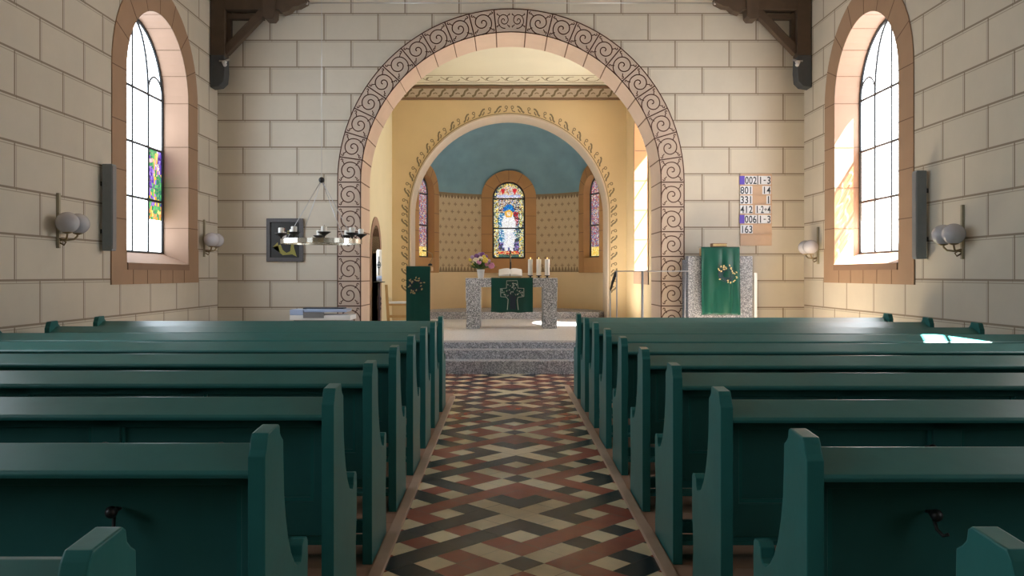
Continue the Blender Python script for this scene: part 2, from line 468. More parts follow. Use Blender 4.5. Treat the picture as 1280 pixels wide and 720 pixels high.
for side, s in (('left', -1), ('right', 1)):
    mb = MB(); q0 = .98
    for i in range(6):
        for j in range(4):
            a, b = s*(q0+i*.58), s*(q0+(i+1)*.58); mb.box(min(a, b)+.003, min(max(a, b), W-.003)-.003, 9.76+j*.485+.003, 9.76+(j+1)*.485-.003, -.02, .001)
    struct(mb.build('floor_bounce_slabs_'+side, mat('sandstone_bounce_'+side, (.66, .53, .38), .6, .12, 4)), 'unseen pale sandstone slabs added to bounce sunlight before the %s half of the front wall' % side, 'floor')  # hidden floor area made pale to reflect sun onto the front wall
tl = struct(T.build('floor_tiles', [M['tan'], M['red'], M['dark']]), 'aisle floor of interlaced red, black and cream diagonal tiles', 'tiled floor')
for side, s in (('left', -1), ('right', 1)):
    mb = MB(); y = YB
    while y < 9.7:
        mb.box(min(s*.68, s*W), max(s*.68, s*W), y, min(y+.18, 9.75)-.003, -.02, .006); y += .18
    struct(mb.build('floor_pews_'+side, M['pewfloor']), 'wooden floor under the %s pews' % side, 'floor')
    mb = MB(); ye = 9.45 if s < 0 else 10.3
    mb.box(min(s*.645, s*.705), max(s*.645, s*.705), YB, ye, -.01, .018)
    struct(mb.build('trim_kerb_'+side, M['kerb'], bevel=.006), 'wooden kerb strip along the %s edge of the tiled aisle' % side, 'kerb')

# steps and platform
SX = 2.62
def stepbox(y0, z0, z1, name, m, lab):
    mb = MB(); mb.box(-SX, SX, y0, D2+.1 if name == 'floor_chancel' else y0+.36, z0, z1)
    return struct(mb.build(name, m, bevel=.008), lab, 'step')
stepbox(11.69, -.05, .179, 'step_lower', M['step'], 'lowest granite step up to the chancel')
stepbox(11.99, .0, .304, 'step_middle', M['step'], 'middle granite step up to the chancel')
mb = MB(); mb.box(-SX, SX, 12.29, 12.62, 0, PLAT-.002)
struct(mb.build('step_upper', M['step'], bevel=.008), 'top granite step up to the chancel', 'step')
mb = MB(); mb.box(-WC-.3, WC+.3, 12.62, D2+1.0, .0, PLAT)
struct(mb.build('floor_chancel', M['plat']), 'pale stone chancel floor around the altar', 'floor')

# ------------------------------------------------------------------ nave windows
def mosaic(mb, inside, fn, u0, u1, v0, v1, cell, colfn, gap=.12, jit=.25, seed=1):
    rnd = random.Random(seed); nu = max(2, round((u1-u0)/cell)); nv = max(2, round((v1-v0)/cell))
    du, dv = (u1-u0)/nu, (v1-v0)/nv
    P = [[(u0+du*i+(rnd.uniform(-jit, jit)*du if 0 < i < nu else 0), v0+dv*j+(rnd.uniform(-jit, jit)*dv if 0 < j < nv else 0)) for j in range(nv+1)] for i in range(nu+1)]
    for i in range(nu):
        for j in range(nv):
            q = [P[i][j], P[i+1][j], P[i+1][j+1], P[i][j+1]]
            cu = sum(p[0] for p in q)/4; cv = sum(p[1] for p in q)/4
            if not inside(cu, cv): continue
            q = [(cu+(a-cu)*(1-gap), cv+(b-cv)*(1-gap)) for a, b in q]
            mb.add([fn(a, b, 0) for a, b in q], [(0,1,2,3)], 0, False, colfn(cu, cv, rnd))
def pick(rnd, cs): 
    c = rnd.choice(cs); k = rnd.uniform(.75, 1.1); return tuple(min(1, x*k) for x in c)
PURP = [(.12,.05,.45), (.2,.1,.6), (.08,.03,.3), (.3,.2,.8)]; GREEN = [(.05,.35,.12), (.1,.5,.15), (.03,.22,.12)]
GOLD = [(.95,.6,.08), (1,.75,.2), (.9,.4,.05)]; PINK = [(.8,.45,.5), (.85,.7,.75)]
def grapes_col(side):
    def f(u, v, rnd):
        k = math.sin(u*13+v*5)+math.sin(v*9-u*7)
        t = (v-2.12)/.96
        if side > 0: return pick(rnd, [(.55,.16,.03), (.7,.3,.05), (.45,.1,.02), (.95,.6,.2), (.6,.2,.04)])
        if t < .2: return pick(rnd, GREEN+GOLD+[(.9,.35,.1)])
        if k > .75: return pick(rnd, PURP)
        if k < -.8: return pick(rnd, GREEN)
        return pick(rnd, PURP+GREEN+PINK) if rnd.random() < .75 else pick(rnd, GOLD)
    return f
def nave_window(n, s, c, visible, lab):
    root = thing('window_%d' % n, lab, 'window', (s*W, c, WIN['zb'])); tag(root, kind='structure')
    L = lambda mb: None
    f = lambda u, v, w: (s*w, u, v-WIN['zb'])       # w = distance into the wall (negative = into the room)
    ri, ro, zs = WIN['ri'], WIN['ro'], WIN['zs']
    mb = MB(); mb.prism(band(0, ro, ri+.005, zs, WIN['zsill']-.02), [], f, -.012, .016)
    mb.prism([(-ro-.02, WIN['zb']), (-ro-.02, WIN['zsill']+.22), (-ri-.005, WIN['zsill']+.22), (-ri-.005, WIN['zsill']-.02), (ri+.005, WIN['zsill']-.02), (ri+.005, WIN['zsill']+.22), (ro+.02, WIN['zsill']+.22), (ro+.02, WIN['zb'])], [], f, -.016, .02)
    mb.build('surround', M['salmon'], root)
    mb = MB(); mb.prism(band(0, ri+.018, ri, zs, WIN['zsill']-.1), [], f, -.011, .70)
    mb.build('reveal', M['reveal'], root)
    # joints
    mb = MB()
    for k in range(1, 8):
        t = PI*k/8
        for r0, r1 in ((ri, ro),):
            a = (r0*math.cos(t), zs+r0*math.sin(t)); b = (r1*math.cos(t), zs+r1*math.sin(t))
            mb.ribbon([a, b], .010, f, -.0125, -.0145)
        mb.obox(f((ri-.001)*math.cos(t), zs+(ri-.001)*math.sin(t), -.01), f((ri-.001)*math.cos(t), zs+(ri-.001)*math.sin(t), .34), .012, .004, up=(0, math.cos(t), math.sin(t)))
    for z in (3.74, 3.14, 2.58, 2.02):
        for q in (-1, 1):
            mb.ribbon([(q*ri, z), (q*ro, z)], .010, f, -.0125, -.0145)
            mb.obox(f(q*(ri-.001), z, -.01), f(q*(ri-.001), z, .34), .012, .004, up=(0, 1, 0))
    for q in (-.78, -.39, 0, .39, .78):
        mb.ribbon([(q, WIN['zb']), (q, WIN['zsill']-.03)], .010, f, -.0165, -.0185)
    mb.build('joint_line', M['joint'], root)
    # sloping sill
    mb = MB(); zl = lambda z: z
    mb.add([f(-ri, 1.52, -.03), f(ri, 1.52, -.03), f(ri, 1.675, .36), f(-ri, 1.675, .36), f(-ri, 1.44, -.03), f(ri, 1.44, -.03), f(ri, 1.44, .36), f(-ri, 1.44, .36)],
           [(0,1,2,3), (0,4,5,1), (4,7,6,5), (0,3,7,4), (1,5,6,2), (2,6,7,3)])
    mb.build('sill', M['reveal'], root)
    gz = .35
    if not visible:
        hole = [(.60, 2.2), (.60, 3.4), (.90, 3.4), (.90, 2.2)]  # clear opening shaped to drop a patch of sun on one pew
        opened = s > 0 and abs(c-5.45) < .01
        mb = MB(); mb.prism(arch(0, ri, zs, 1.64), [hole] if opened else [], f, gz, gz+.01); mb.build('pane', M['glass_far'] if s < 0 else M['added_glow_r'], root)
        if opened:
            mb = MB(); mb.prism(hole, [], f, gz+.004, gz+.006, caps=(True, False), sides=False); mb.build('sun_patch_pane', M['glass_r'], root)
    else:
        g0 = [( .475, 2.12), (.93, 2.12), (.93, 3.07), (.475, 3.07)]
        mb = MB(); mb.prism(arch(0, ri, zs, 1.64), [g0], f, gz, gz+.001, caps=(True, False), sides=False)
        mb.build('pane', M['glass_l'] if s < 0 else M['glass_r'], root)
        mb = MB(); mosaic(mb, lambda u, v: True, lambda u, v, w: f(u, v, gz), .475, .93, 2.12, 3.07, .046, grapes_col(s), .12, .44, 5+n)
        mb.build('stained_pane', M['stain'] if s < 0 else M['stain_sun'], root)
    mb = MB(); r = .016
    P = lambda u, v: f(u, v, gz-.004)
    mb.tube([P(*q) for q in arch(0, ri-.012, zs, 1.675, 36)], .022, 6)
    for u in (-.475, .475):
        pts = [(u, 1.66), (u, 3.74)]
        for k in range(1, 9):
            t = k/8; pts.append((u*math.cos(t*PI/2*.98), 3.74+.92*math.sin(t*PI/2)))
        mb.tube([P(*q) for q in pts], .017, 6)
        sg = 1 if u > 0 else -1; cu = sg*.7
        mb.tube([P(cu+.225*math.cos(PI*k/10), 3.82+.225*math.sin(PI*k/10)) for k in range(11)], .014, 6)
    mb.tube([P(0, 1.66), P(0, 4.64)], .014, 6)
    for z in (1.675, 2.375, 3.07, 3.77): mb.tube([P(-ri, z), P(ri, z)], .018, 6)
    mb.build('lead_frame', M['lead'], root)
    return root
nave_window(1, -1, WIN['c'], True, 'arched window with grape stained pane in the left nave wall')
nave_window(2, 1, WIN['c'], True, 'sunlit arched window in the right nave wall')
k = 3
for c in NEAR:
    for s in (-1, 1):
        nave_window(k, s, c, False, 'unseen arched window added for daylight beside the pews, nave wall'); k += 1

# ------------------------------------------------------------------ chancel
CH = 5.5
CWIN = dict(c=16.3, r=.78, zs=4.1, zs0=1.46)
mb = MB()
hole = arch(CWIN['c'], CWIN['r']+.01, CWIN['zs'], CWIN['zs0'])
mb.prism([(D+D_T-.01, 0), (D+D_T-.01, CH+.05), (D2+.1, CH+.05), (D2+.1, 0)], [hole], fX(1), WC, WC+.75)
struct(mb.build('wall_chancel_right', M['ochre']), 'ochre right chancel wall with a sunlit window reveal', 'wall')
mb = MB()
DN = dict(c=15.95, r=.52, zs=1.80)
ho = [(DN['c']-DN['r'], PLAT)] + arch(DN['c'], DN['r'], DN['zs'], PLAT)[1:-1] + [(DN['c']+DN['r'], PLAT)]
mb.prism([(D+D_T-.01, PLAT), (D+D_T-.01, CH+.05), (D2+.1, CH+.05), (D2+.1, PLAT)] + ho[::-1], [arch(14.3, .5, 3.6, 1.5)], fX(-1), WC, WC+.5)
struct(mb.build('wall_chancel_left', M['creamw']), 'left chancel wall with an arched doorway, coloured pale for the light falling on it', 'wall')  # cream instead of ochre: light from the opposite window put into the colour
# unseen second window added to light the chancel, left wall, nearer than the doorway
LW = dict(c=14.3, r=.5, zs=3.6, zb=1.5)
# doorway in the left chancel wall
root = struct(thing('door_1', 'narrow arched doorway behind the paschal candle', 'door', (0, 0, 0)))
mb = MB(); mb.prism(band(DN['c'], DN['r']+.16, DN['r'], DN['zs'], PLAT), [], fX(-1), WC-.015, WC+.3); mb.build('door_surround', M['reveal'], root)
mb = MB(); mb.prism(arch(DN['c'], DN['r'], DN['zs'], PLAT), [], fX(-1), WC+.22, WC+.27)
for q in (-.25, 0, .25): mb.box(-WC-.222, -WC-.212, DN['c']+q-.006, DN['c']+q+.006, PLAT, 2.2)
mb.build('door_leaf', M['door'], root)
mb = MB(); mb.sphere((-WC-.19, DN['c']-.38, PLAT+1.0), .03); mb.build('door_handle', M['brass'], root)
root = struct(thing('window_21', 'unseen window added to light the chancel, in its left wall behind the arch jamb', 'window', (0, 0, 0)))
mb = MB(); mb.prism(arch(14.3, .52, 3.6, 1.48), [], fX(-1), WC+.3, WC+.31); mb.build('pane', M['glass_far'], root)
mb = MB()
for z in (2.2, 2.9, 3.6): mb.tube([(-WC-.29, 13.8, z), (-WC-.29, 14.8, z)], .012, 6)
mb.build('lead_frame', M['lead'], root)
# chancel window
root = struct(thing('window_20', 'tall sunlit window in the right chancel wall', 'window', (0, 0, 0)))
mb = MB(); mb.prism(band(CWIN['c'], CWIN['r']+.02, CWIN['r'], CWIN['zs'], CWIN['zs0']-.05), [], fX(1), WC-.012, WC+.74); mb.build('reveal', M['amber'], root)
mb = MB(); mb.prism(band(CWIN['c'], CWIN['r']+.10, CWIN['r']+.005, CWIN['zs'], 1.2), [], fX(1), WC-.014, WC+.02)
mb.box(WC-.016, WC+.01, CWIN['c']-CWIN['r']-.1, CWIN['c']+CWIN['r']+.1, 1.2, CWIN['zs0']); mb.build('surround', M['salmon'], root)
mb = MB(); mb.prism(arch(CWIN['c'], CWIN['r'], CWIN['zs'], 1.55), [], fX(1), WC+.36, WC+.361, caps=(True, False), sides=False); mb.build('pane', M['glass_c'], root)
mb = MB(); c = CWIN['c']; r = CWIN['r']
mb.add([(WC-.02, c-r, 1.46), (WC-.02, c+r, 1.46), (WC+.37, c+r, 1.58), (WC+.37, c-r, 1.58)], [(0,1,2,3)]); mb.build('sill', M['reveal'], root)
mb = MB()
for u in (-.26, .26): mb.tube([(WC+.355, c+u, 1.55), (WC+.355, c+u, 4.8)], .011, 6)
for z in (2.2, 2.85, 3.5, 4.1): mb.tube([(WC+.355, c-r, z), (WC+.355, c+r, z)], .012, 6)
mb.build('lead_frame', M['lead'], root)
mb = MB()
for z in (3.9, 3.3, 2.7, 2.1): mb.obox((WC, c+r-.001, z), (WC+.36, c+r-.001, z), .012, .004, up=(0, 1, 0))
mb.build('joint_line', M['joint'], root)
# ceiling of the chancel with painted border
mb = MB(); mb.box(-WC-.6, WC+.6, D+D_T-.02, D2+.1, CH, CH+.12)
cc = struct(mb.build('ceiling_chancel', M['chceil']), 'flat pale chancel ceiling with a painted border', 'ceiling')
mb = MB(); fz = lambda u, v, w: (u, v, CH-.001-.003*w)
for v in (17.35, 18.0): mb.ribbon([(-WC, v), (WC, v)], .03, fz, 0, 1)
x = -WC+.1
while x < WC:
    mb.ribbon([(x+.14*math.cos(t*.6), 17.68+.2*math.sin(t*.6)) for t in range(0, 9)], .025, fz, 0, 1)
    mb.ribbon([(x+.18, 17.5), (x+.28, 17.8), (x+.33, 17.55)], .025, fz, 0, 1)
    x += .42
mb.build('painted_border', M['vine'], cc)
# apse arch wall
SHI, SZS, ST = 2.14, 2.71, .86
mb = MB(); inner = arch(0, SHI+.01, SZS, 0, 40)
mb.prism([(-WC-.1, 0), (-WC-.1, CH+.05), (WC+.1, CH+.05), (WC+.1, 0)] + inner[::-1], [], fY, D2, D2+ST)
struct(mb.build('wall_apse_arch', M['ochre']), 'ochre wall around the apse arch', 'wall')
mb = MB(); mb.prism(band(0, SHI+.03, SHI, SZS, PLAT, 44), [], fY, D2-.02, D2+ST+.02)
ar = struct(mb.build('trim_2', M['arris']), 'pale edge and painted leaf border of the apse arch', 'arch edge')
vb = MB(); fv = lambda u, v, w: (u, D2-.001-.003*w, v)
vb.ribbon(arch(0, SHI+.045, SZS, PLAT, 60), .014, fv, 0, 1)
def leaf(cx, cz, ux, uz, px, pz, flip):
    # ux,uz along the arch; px,pz outwards
    mp = lambda a, b: (cx+ux*a+px*b, cz+uz*a+pz*b)
    vb.ribbon([mp(-.10, .03), mp(-.05*1, .06), mp(-.02, .11), mp(.03, .15), mp(.07, .15)], .035, fv, 0, 1)
    vb.ribbon([mp(-.02, .03), mp(.03, .07), mp(.035, .10)], .025, fv, 0, 1)
    ring_ = [mp(.17+.028*math.cos(t*PI/4), .125+.028*math.sin(t*PI/4)) for t in range(9)]
    vb.ribbon(ring_, .018, fv, 0, 1)
    vb.ribbon([mp(.10, .035), mp(.16, .045), mp(.18, .09)], .02, fv, 0, 1)
for s in (-1, 1):
    z = SZS-.18
    while z > .9:
        leaf(s*(SHI+.045), z, 0, 1, s, 0, s); z -= .36
    n = 10
    for i in range(n):
        t = PI/2*(i+.35)/n; r = SHI+.045
        leaf(s*r*math.cos(t), SZS+r*math.sin(t), -s*math.sin(t), math.cos(t), s*math.cos(t), math.sin(t), s)
vb.build('leaf_border', M['vine'], ar)
# cornice
mb = MB(); mb.box(-WC, WC, D2-.05, D2, 5.21, 5.44)
co = struct(mb.build('trim_3', M['cornice']), 'painted leaf cornice under the chancel ceiling', 'cornice')
mb = MB(); mb.box(-WC, WC, D2-.07, D2, 5.18, 5.225); mb.box(-WC, WC, D2-.09, D2, 5.42, 5.47); mb.build('cornice_line', M['cornline'], co)
mb = MB(); fc = lambda u, v, w: (u, D2-.0505-.003*w, v); x = -WC+.1
while x < WC-.05:
    mb.ribbon([(x-.07, 5.25), (x-.01, 5.28), (x+.02, 5.36), (x+.09, 5.41)], .045, fc, 0, 1)
    mb.ribbon([(x+.06, 5.31), (x+.11, 5.33), (x+.15, 5.31)], .02, fc, 0, 1); x += .245
mb.build('leaf_border', M['vine'], co)

# apse: cylinder wall, blue half dome, three stained windows
AWIN = [(-70, 11), (0, 12), (70, 13)]
WG = dict(hw=.395, zs=3.32, z0=1.81, ho=.69, zb=1.43)
def in_win(phi, z, hw):
    for dg, _ in AWIN:
        t = AR*math.sin(phi-math.radians(dg))
        if math.cos(phi-math.radians(dg)) < .5: continue
        if abs(t) < hw and WG['zb'] < z and (z < WG['zs'] or math.hypot(t, z-WG['zs']) < hw): return True
    return False
NP = 140
def shell(z0, z1, nz, rad):
    V = []; Fc = []; UV = []
    for j in range(nz+1):
        z = z0+(z1-z0)*j/nz
        for i in range(NP+1):
            p = -PI/2+PI*i/NP; r = rad(z)
            V.append((r*math.sin(p), AY+r*math.cos(p), z)); UV.append((p*AR, z))
    for j in range(nz):
        for i in range(NP):
            pc = -PI/2+PI*(i+.5)/NP; zc = z0+(z1-z0)*(j+.5)/nz
            if in_win(pc, zc, .56): continue
            a = j*(NP+1)+i; Fc.append((a, a+1, a+NP+2, a+NP+1))
    return V, Fc, UV
V, Fc, UV = shell(PLAT, 3.41, 60, lambda z: AR)
mb = MB(); mb.add(V, Fc, 0, True)
for i, f in enumerate(mb.f):
    if sum(V[q][2] for q in f)/4 < 1.43: mb.m[i] = 1
ap = mb.build('wall_apse', [M['paper'], M['dado']])
uvl = ap.data.uv_layers.new(name='UVMap')
for lp in ap.data.loops: uvl.data[lp.index].uv = UV[lp.vertex_index]
struct(ap, 'curved apse wall with small flower pattern above a cream dado', 'wall')
V, Fc, UV = shell(3.41, 5.05, 44, lambda z: AR*math.sqrt(max(0.0, 1-((z-3.41)/1.64)**3)))
mb = MB(); mb.add(V, Fc, 0, True); struct(mb.build('ceiling_apse', M['blue']), 'blue painted half dome of the apse', 'dome')
mb = MB(); mb.box(-AR-.3, AR+.3, AY+AR+.35, AY+AR+.45, 0, 5.6); mb.box(-AR-.6, -AR-.5, D2, AY+AR+.4, 0, 5.6); mb.box(AR+.5, AR+.6, D2, AY+AR+.4, 0, 5.6); mb.box(-AR-.6, AR+.6, D2+.5, AY+AR+.45, 5.6, 5.7)
struct(mb.build('wall_apse_outer', M['dado']), 'outer masonry of the apse', 'wall')
mb = MB(); pts = [(-2.0, 18.75)] + [(AR*math.sin(-PI/2+PI*i/40), AY+AR*math.cos(-PI/2+PI*i/40)) for i in range(41)] + [(2.0, 18.75)]
mb.prism(pts, [], lambda u, v, w: (u, v, w), PLAT-.02, .55)
struct(mb.build('step_apse', M['step'], bevel=.008), 'low grey stone step into the apse', 'step')
WHT = [(1,.97,.9), (.95,.95,1)]; REDS = [(.75,.04,.04), (.55,.02,.05)]; BLUES = [(.02,.12,.55), (.05,.3,.7), (.02,.25,.45)]; YEL = [(1,.8,.2), (.95,.65,.1), (1,.9,.5)]
PALE = [(.8,.85,.6), (.9,.9,.75), (.65,.75,.5), (.95,.85,.55)]
def saint(u, v, rnd):
    """standing robed figure under an arched canopy"""
    t = (v-1.81)/1.905; a = abs(u)
    DK = [(.05,.10,.08), (.12,.05,.04), (.04,.06,.14)]
    if v > 3.33:
        d = math.hypot(u, v-3.32)
        if d > .31: return pick(rnd, YEL+[(.35,.45,.2), (.85,.8,.6)]+DK)
        if abs(a-.15) < .055*(v-3.40)/.15 and 3.42 < v < 3.56: return pick(rnd, REDS)
        if abs(v-3.38) < .03: return pick(rnd, [(.45,.5,.8), (.75,.78,.9)])
        return pick(rnd, [(.85,.75,.6), (.9,.6,.25), (.7,.4,.4), (.6,.7,.75), (.5,.2,.1)])
    if a > .27: return pick(rnd, YEL+PALE[:2]+[(.3,.42,.15), (.75,.4,.12), (.35,.5,.6), (.55,.5,.15)]+DK)
    if v < 1.90: return pick(rnd, [(.06,.13,.10), (.10,.2,.15)])
    if v < 1.98: return pick(rnd, REDS+[(.9,.35,.05), (.8,.7,.3)])
    hd = math.hypot(u, v-2.93)
    if hd < .05: return pick(rnd, [(1,.85,.65), (1,.75,.5)])
    if hd < .10: return pick(rnd, [(1,.5,.08), (1,.62,.12)])
    if v > 2.99 and math.hypot(u, (v-3.00)*.85) < .145: return pick(rnd, BLUES)
    if 2.42 < v < 2.90 and a < .105+.07*math.sin(PI*(v-2.42)/.48): return pick(rnd, WHT)
    if .10 < u < .24 and 2.62 < v < 2.98: return pick(rnd, REDS+[(.85,.5,.55)]+DK)
    if -.25 < u < -.10 and 2.2 < v < 2.95: return pick(rnd, [(.03,.3,.45), (.05,.2,.5), (.75,.85,.9)])
    if 2.08 < v <= 2.42 and a < .15-.02*math.sin((v-2.08)*20): return pick(rnd, WHT+[(.8,.8,.92)])
    if 1.98 < v <= 2.08 and .03 < a < .10: return pick(rnd, WHT)
    if v < 2.3: return pick(rnd, [(.25,.12,.45), (.15,.2,.5), (.45,.35,.6)]+DK)
    if v > 2.9: return pick(rnd, [(.85,.75,.6), (.6,.35,.25), (.5,.55,.7), (.9,.7,.35)]+DK)
    return pick(rnd, PALE[1:3]+BLUES[1:]+[(.15,.32,.2), (.7,.7,.7)]+DK)
def sidecol(u, v, rnd):
    if v < 2.05: return pick(rnd, YEL+[(.9,.5,.1)])
    return pick(rnd, [(.5,.16,.14), (.75,.62,.50), (.25,.10,.14), (.20,.25,.45), (.6,.06,.05), (.8,.75,.7), (.15,.12,.35), (.1,.2,.3), (.6,.4,.1), (.35,.1,.1)])
for dg, n in AWIN:
    ph = math.radians(dg); nx, ny = math.sin(ph), math.cos(ph); tx, ty = math.cos(ph), -math.sin(ph)
    f = lambda u, v, w, nx=nx, ny=ny, tx=tx, ty=ty: (tx*u+nx*w, AY+ty*u+ny*w, v)
    where = {0: 'middle stained glass window of the apse with a white robed figure', -70: 'left stained glass window of the apse', 70: 'right stained glass window of the apse'}[dg]
    root = struct(thing('window_%d' % n, where, 'window'))
    mb = MB(); mb.prism(band(0, WG['ho'], WG['hw']+.02, WG['zs'], WG['zb']), [], f, 2.06, 2.34)
    mb.prism([(-WG['hw']-.03, WG['zb']), (-WG['hw']-.03, WG['z0']-.02), (WG['hw']+.03, WG['z0']-.02), (WG['hw']+.03, WG['zb'])], [], f, 2.065, 2.34)
    mb.build('surround', M['apsewin'], root)
    mb = MB()
    for k2 in range(1, 6):
        t = PI*k2/6; mb.ribbon([(.42*math.cos(t), WG['zs']+.42*math.sin(t)), (.69*math.cos(t), WG['zs']+.69*math.sin(t))], .012, f, 2.0595, 2.057)
    for z in (3.32, 2.86, 2.4, 1.94):
        for q in (-1, 1): mb.ribbon([(q*.42, z), (q*.69, z)], .012, f, 2.0595, 2.057)
    mb.build('joint_line', M['joint'], root)
    ins = lambda u, v: abs(u) < WG['hw'] and (v < WG['zs'] or math.hypot(u, v-WG['zs']) < WG['hw']-.01)
    mb = MB(); mosaic(mb, ins, lambda u, v, w, f=f: f(u, v, 2.25), -WG['hw'], WG['hw'], WG['z0'], WG['zs']+WG['hw'], .022, saint if dg == 0 else sidecol, .16, .30, 30+n)
    mb.build('stained_glass', M['stain_apse'], root)
    mb = MB(); mb.prism(arch(0, WG['hw'], WG['zs'], WG['z0']), [], f, 2.27, 2.29); mb.build('lead_backing', M['lead'], root)
    mb = MB(); mb.tube([f(u, v, 2.24) for u, v in arch(0, WG['hw'], WG['zs'], WG['z0'], 30)], .022, 6)
    mb.tube([f(-WG['hw'], WG['z0'], 2.24), f(WG['hw'], WG['z0'], 2.24)], .022, 6)
    for z in (PZ(248, 21.2), PZ(285, 21.2)): mb.tube([f(-WG['hw'], z, 2.235), f(WG['hw'], z, 2.235)], .02, 6)
    mb.build('iron_frame', M['lead'], root)

# ------------------------------------------------------------------ pews
ROW0, DR = 2.21, .885
AX = .713; PLEN = 4.21-.713
END = [(0, 0), (0, .885), (.012, .90), (.022, .925), (.035, .940), (.135, .946), (.148, .938), (.152, .917), (.165, .905), (.185, .893),
       (.188, .82), (.195, .74), (.212, .67), (.24, .60), (.275, .545), (.315, .505), (.345, .487), (.385, .482), (.40, .495), (.405, .525), (.425, .54), (.465, .535), (.48, .52),
       (.482, .46), (.478, .36), (.462, .27), (.458, .20), (.47, .12), (.478, .08), (.478, 0)]
def make_pew(s):
    root = thing('church_pew', '', 'pew')
    for nm, x0 in (('aisle_end', 0), ('wall_end', PLEN-.046)):
        mb = MB(); mb.prism(END, [], lambda u, v, w: (s*w, u, v), x0, x0+.046)
        mb.build(nm, M['pew'], root, bevel=.004)
    a, b = .046, PLEN-.046
    X = lambda p, q: (min(s*p, s*q), max(s*p, s*q))
    # back: frame with recessed panels seen from behind
    mb = MB(); x0, x1 = X(a-.004, b+.004)
    mb.box(x0, x1, .140, .158, .40, .885)
    mb.box(x0, x1, .118, .142, .78, .868); mb.box(x0, x1, .118, .142, .37, .50)
    npan = 4; wst = .11
    for i in range(npan+1):
        c = a + (b-a)*i/npan
        p, q = X(max(a-.004, c-wst/2), min(b+.004, c+wst/2)); mb.box(p, q, .118, .142, .49, .81)
    mb.build('backrest', M['pewin'], root, bevel=.003, segs=1)
    mb = MB()
    for i in range(npan):
        c0 = a+(b-a)*i/npan+wst/2; c1 = a+(b-a)*(i+1)/npan-wst/2
        for (p, q, z0, z1) in ((c0, c0+.014, .50, .80), (c1-.014, c1, .50, .80), (c0, c1, .50, .514), (c0, c1, .786, .80)):
            p, q = X(p, q); mb.box(p, q, .126, .141, z0, z1)
    mb.build('panel_moulding', M['pew'], root)
    # sloping book rest
    mb = MB(); mb.prism([(.004, .826), (.0, .838), (.006, .847), (.128, .895), (.160, .889), (.160, .872), (.13, .868)], [], lambda u, v, w: (s*w, u, v), a-.002, b+.002)
    mb.build('book_rest', M['pewrest'], root, bevel=.002, segs=1)
    mb = MB(); x0, x1 = X(a-.004, b+.004); mb.box(x0, x1, .15, .455, .432, .458); mb.box(x0, x1, .17, .20, .37, .433); mb.box(x0, x1, .41, .43, .39, .433)
    mb.build('seat', M['pew'], root, bevel=.006)
    mb = MB(); mb.box(x0, x1, .19, .23, .09, .15); mb.box(x0, x1, .0+.02, .13, .085, .105)
    mb.build('foot_rail', M['pew'], root, bevel=.004)
    mb = MB(); mb.sphere((0, -.028, 0), .017, 10, 7); mb.tube([(0, .0, 0), (0, -.03, 0)], .009, 8)
    mb.tube([(0, -.012, -.012), (.004, -.022, -.04), (.012, -.040, -.052), (.022, -.05, -.045)], .005, 6)
    mb.lathe([(.016, 0), (.016, .004)], (0, 0, 0), 10)
    hk = mb.build('coat_hook', M['black'], root); hx = 1.10 if s > 0 else 1.16; hk.location = (s*(hx-AX), .118, .715)
    j = 1
    while hx+.44*j < 4.1:
        h2 = hk.copy(); COL.objects.link(h2); h2.parent = root; h2.location = (s*(hx+.44*j-AX), .118, .715); j += 1
    return root
ORD = ['nearest', 'second', 'third', 'fourth', 'fifth', 'sixth', 'seventh', 'eighth', 'ninth', 'tenth']
for s, nrow, side in ((1, 10, 'right'), (-1, 9, 'left')):
    proto = None
    for i in range(nrow):
        if proto is None: o = proto = make_pew(s)
        else: o = copy_tree(proto)
        y = ROW0 + DR*(i-1) - (0 if i else (.07 if s < 0 else .03))
        o.location = (s*AX, y, .006)
        if s < 0: o.scale = (1, 1, 1.012)
        lab = ('%s green wooden pew %s' % (ORD[i], 'right of the tiled aisle, counted from the camera' if s > 0 else 'left of the tiled aisle, counted from the camera'))
        if i == nrow-1: lab = 'farthest green wooden pew %s of the aisle, %s' % (side, 'in front of the stone pulpit' if s > 0 else 'in front of the draped lectern')
        if i == 0: lab = 'nearest green wooden pew %s of the aisle, only its end showing at the bottom edge' % side
        tag(o, lab, 'pew', 'green pews %s of the aisle' % side)

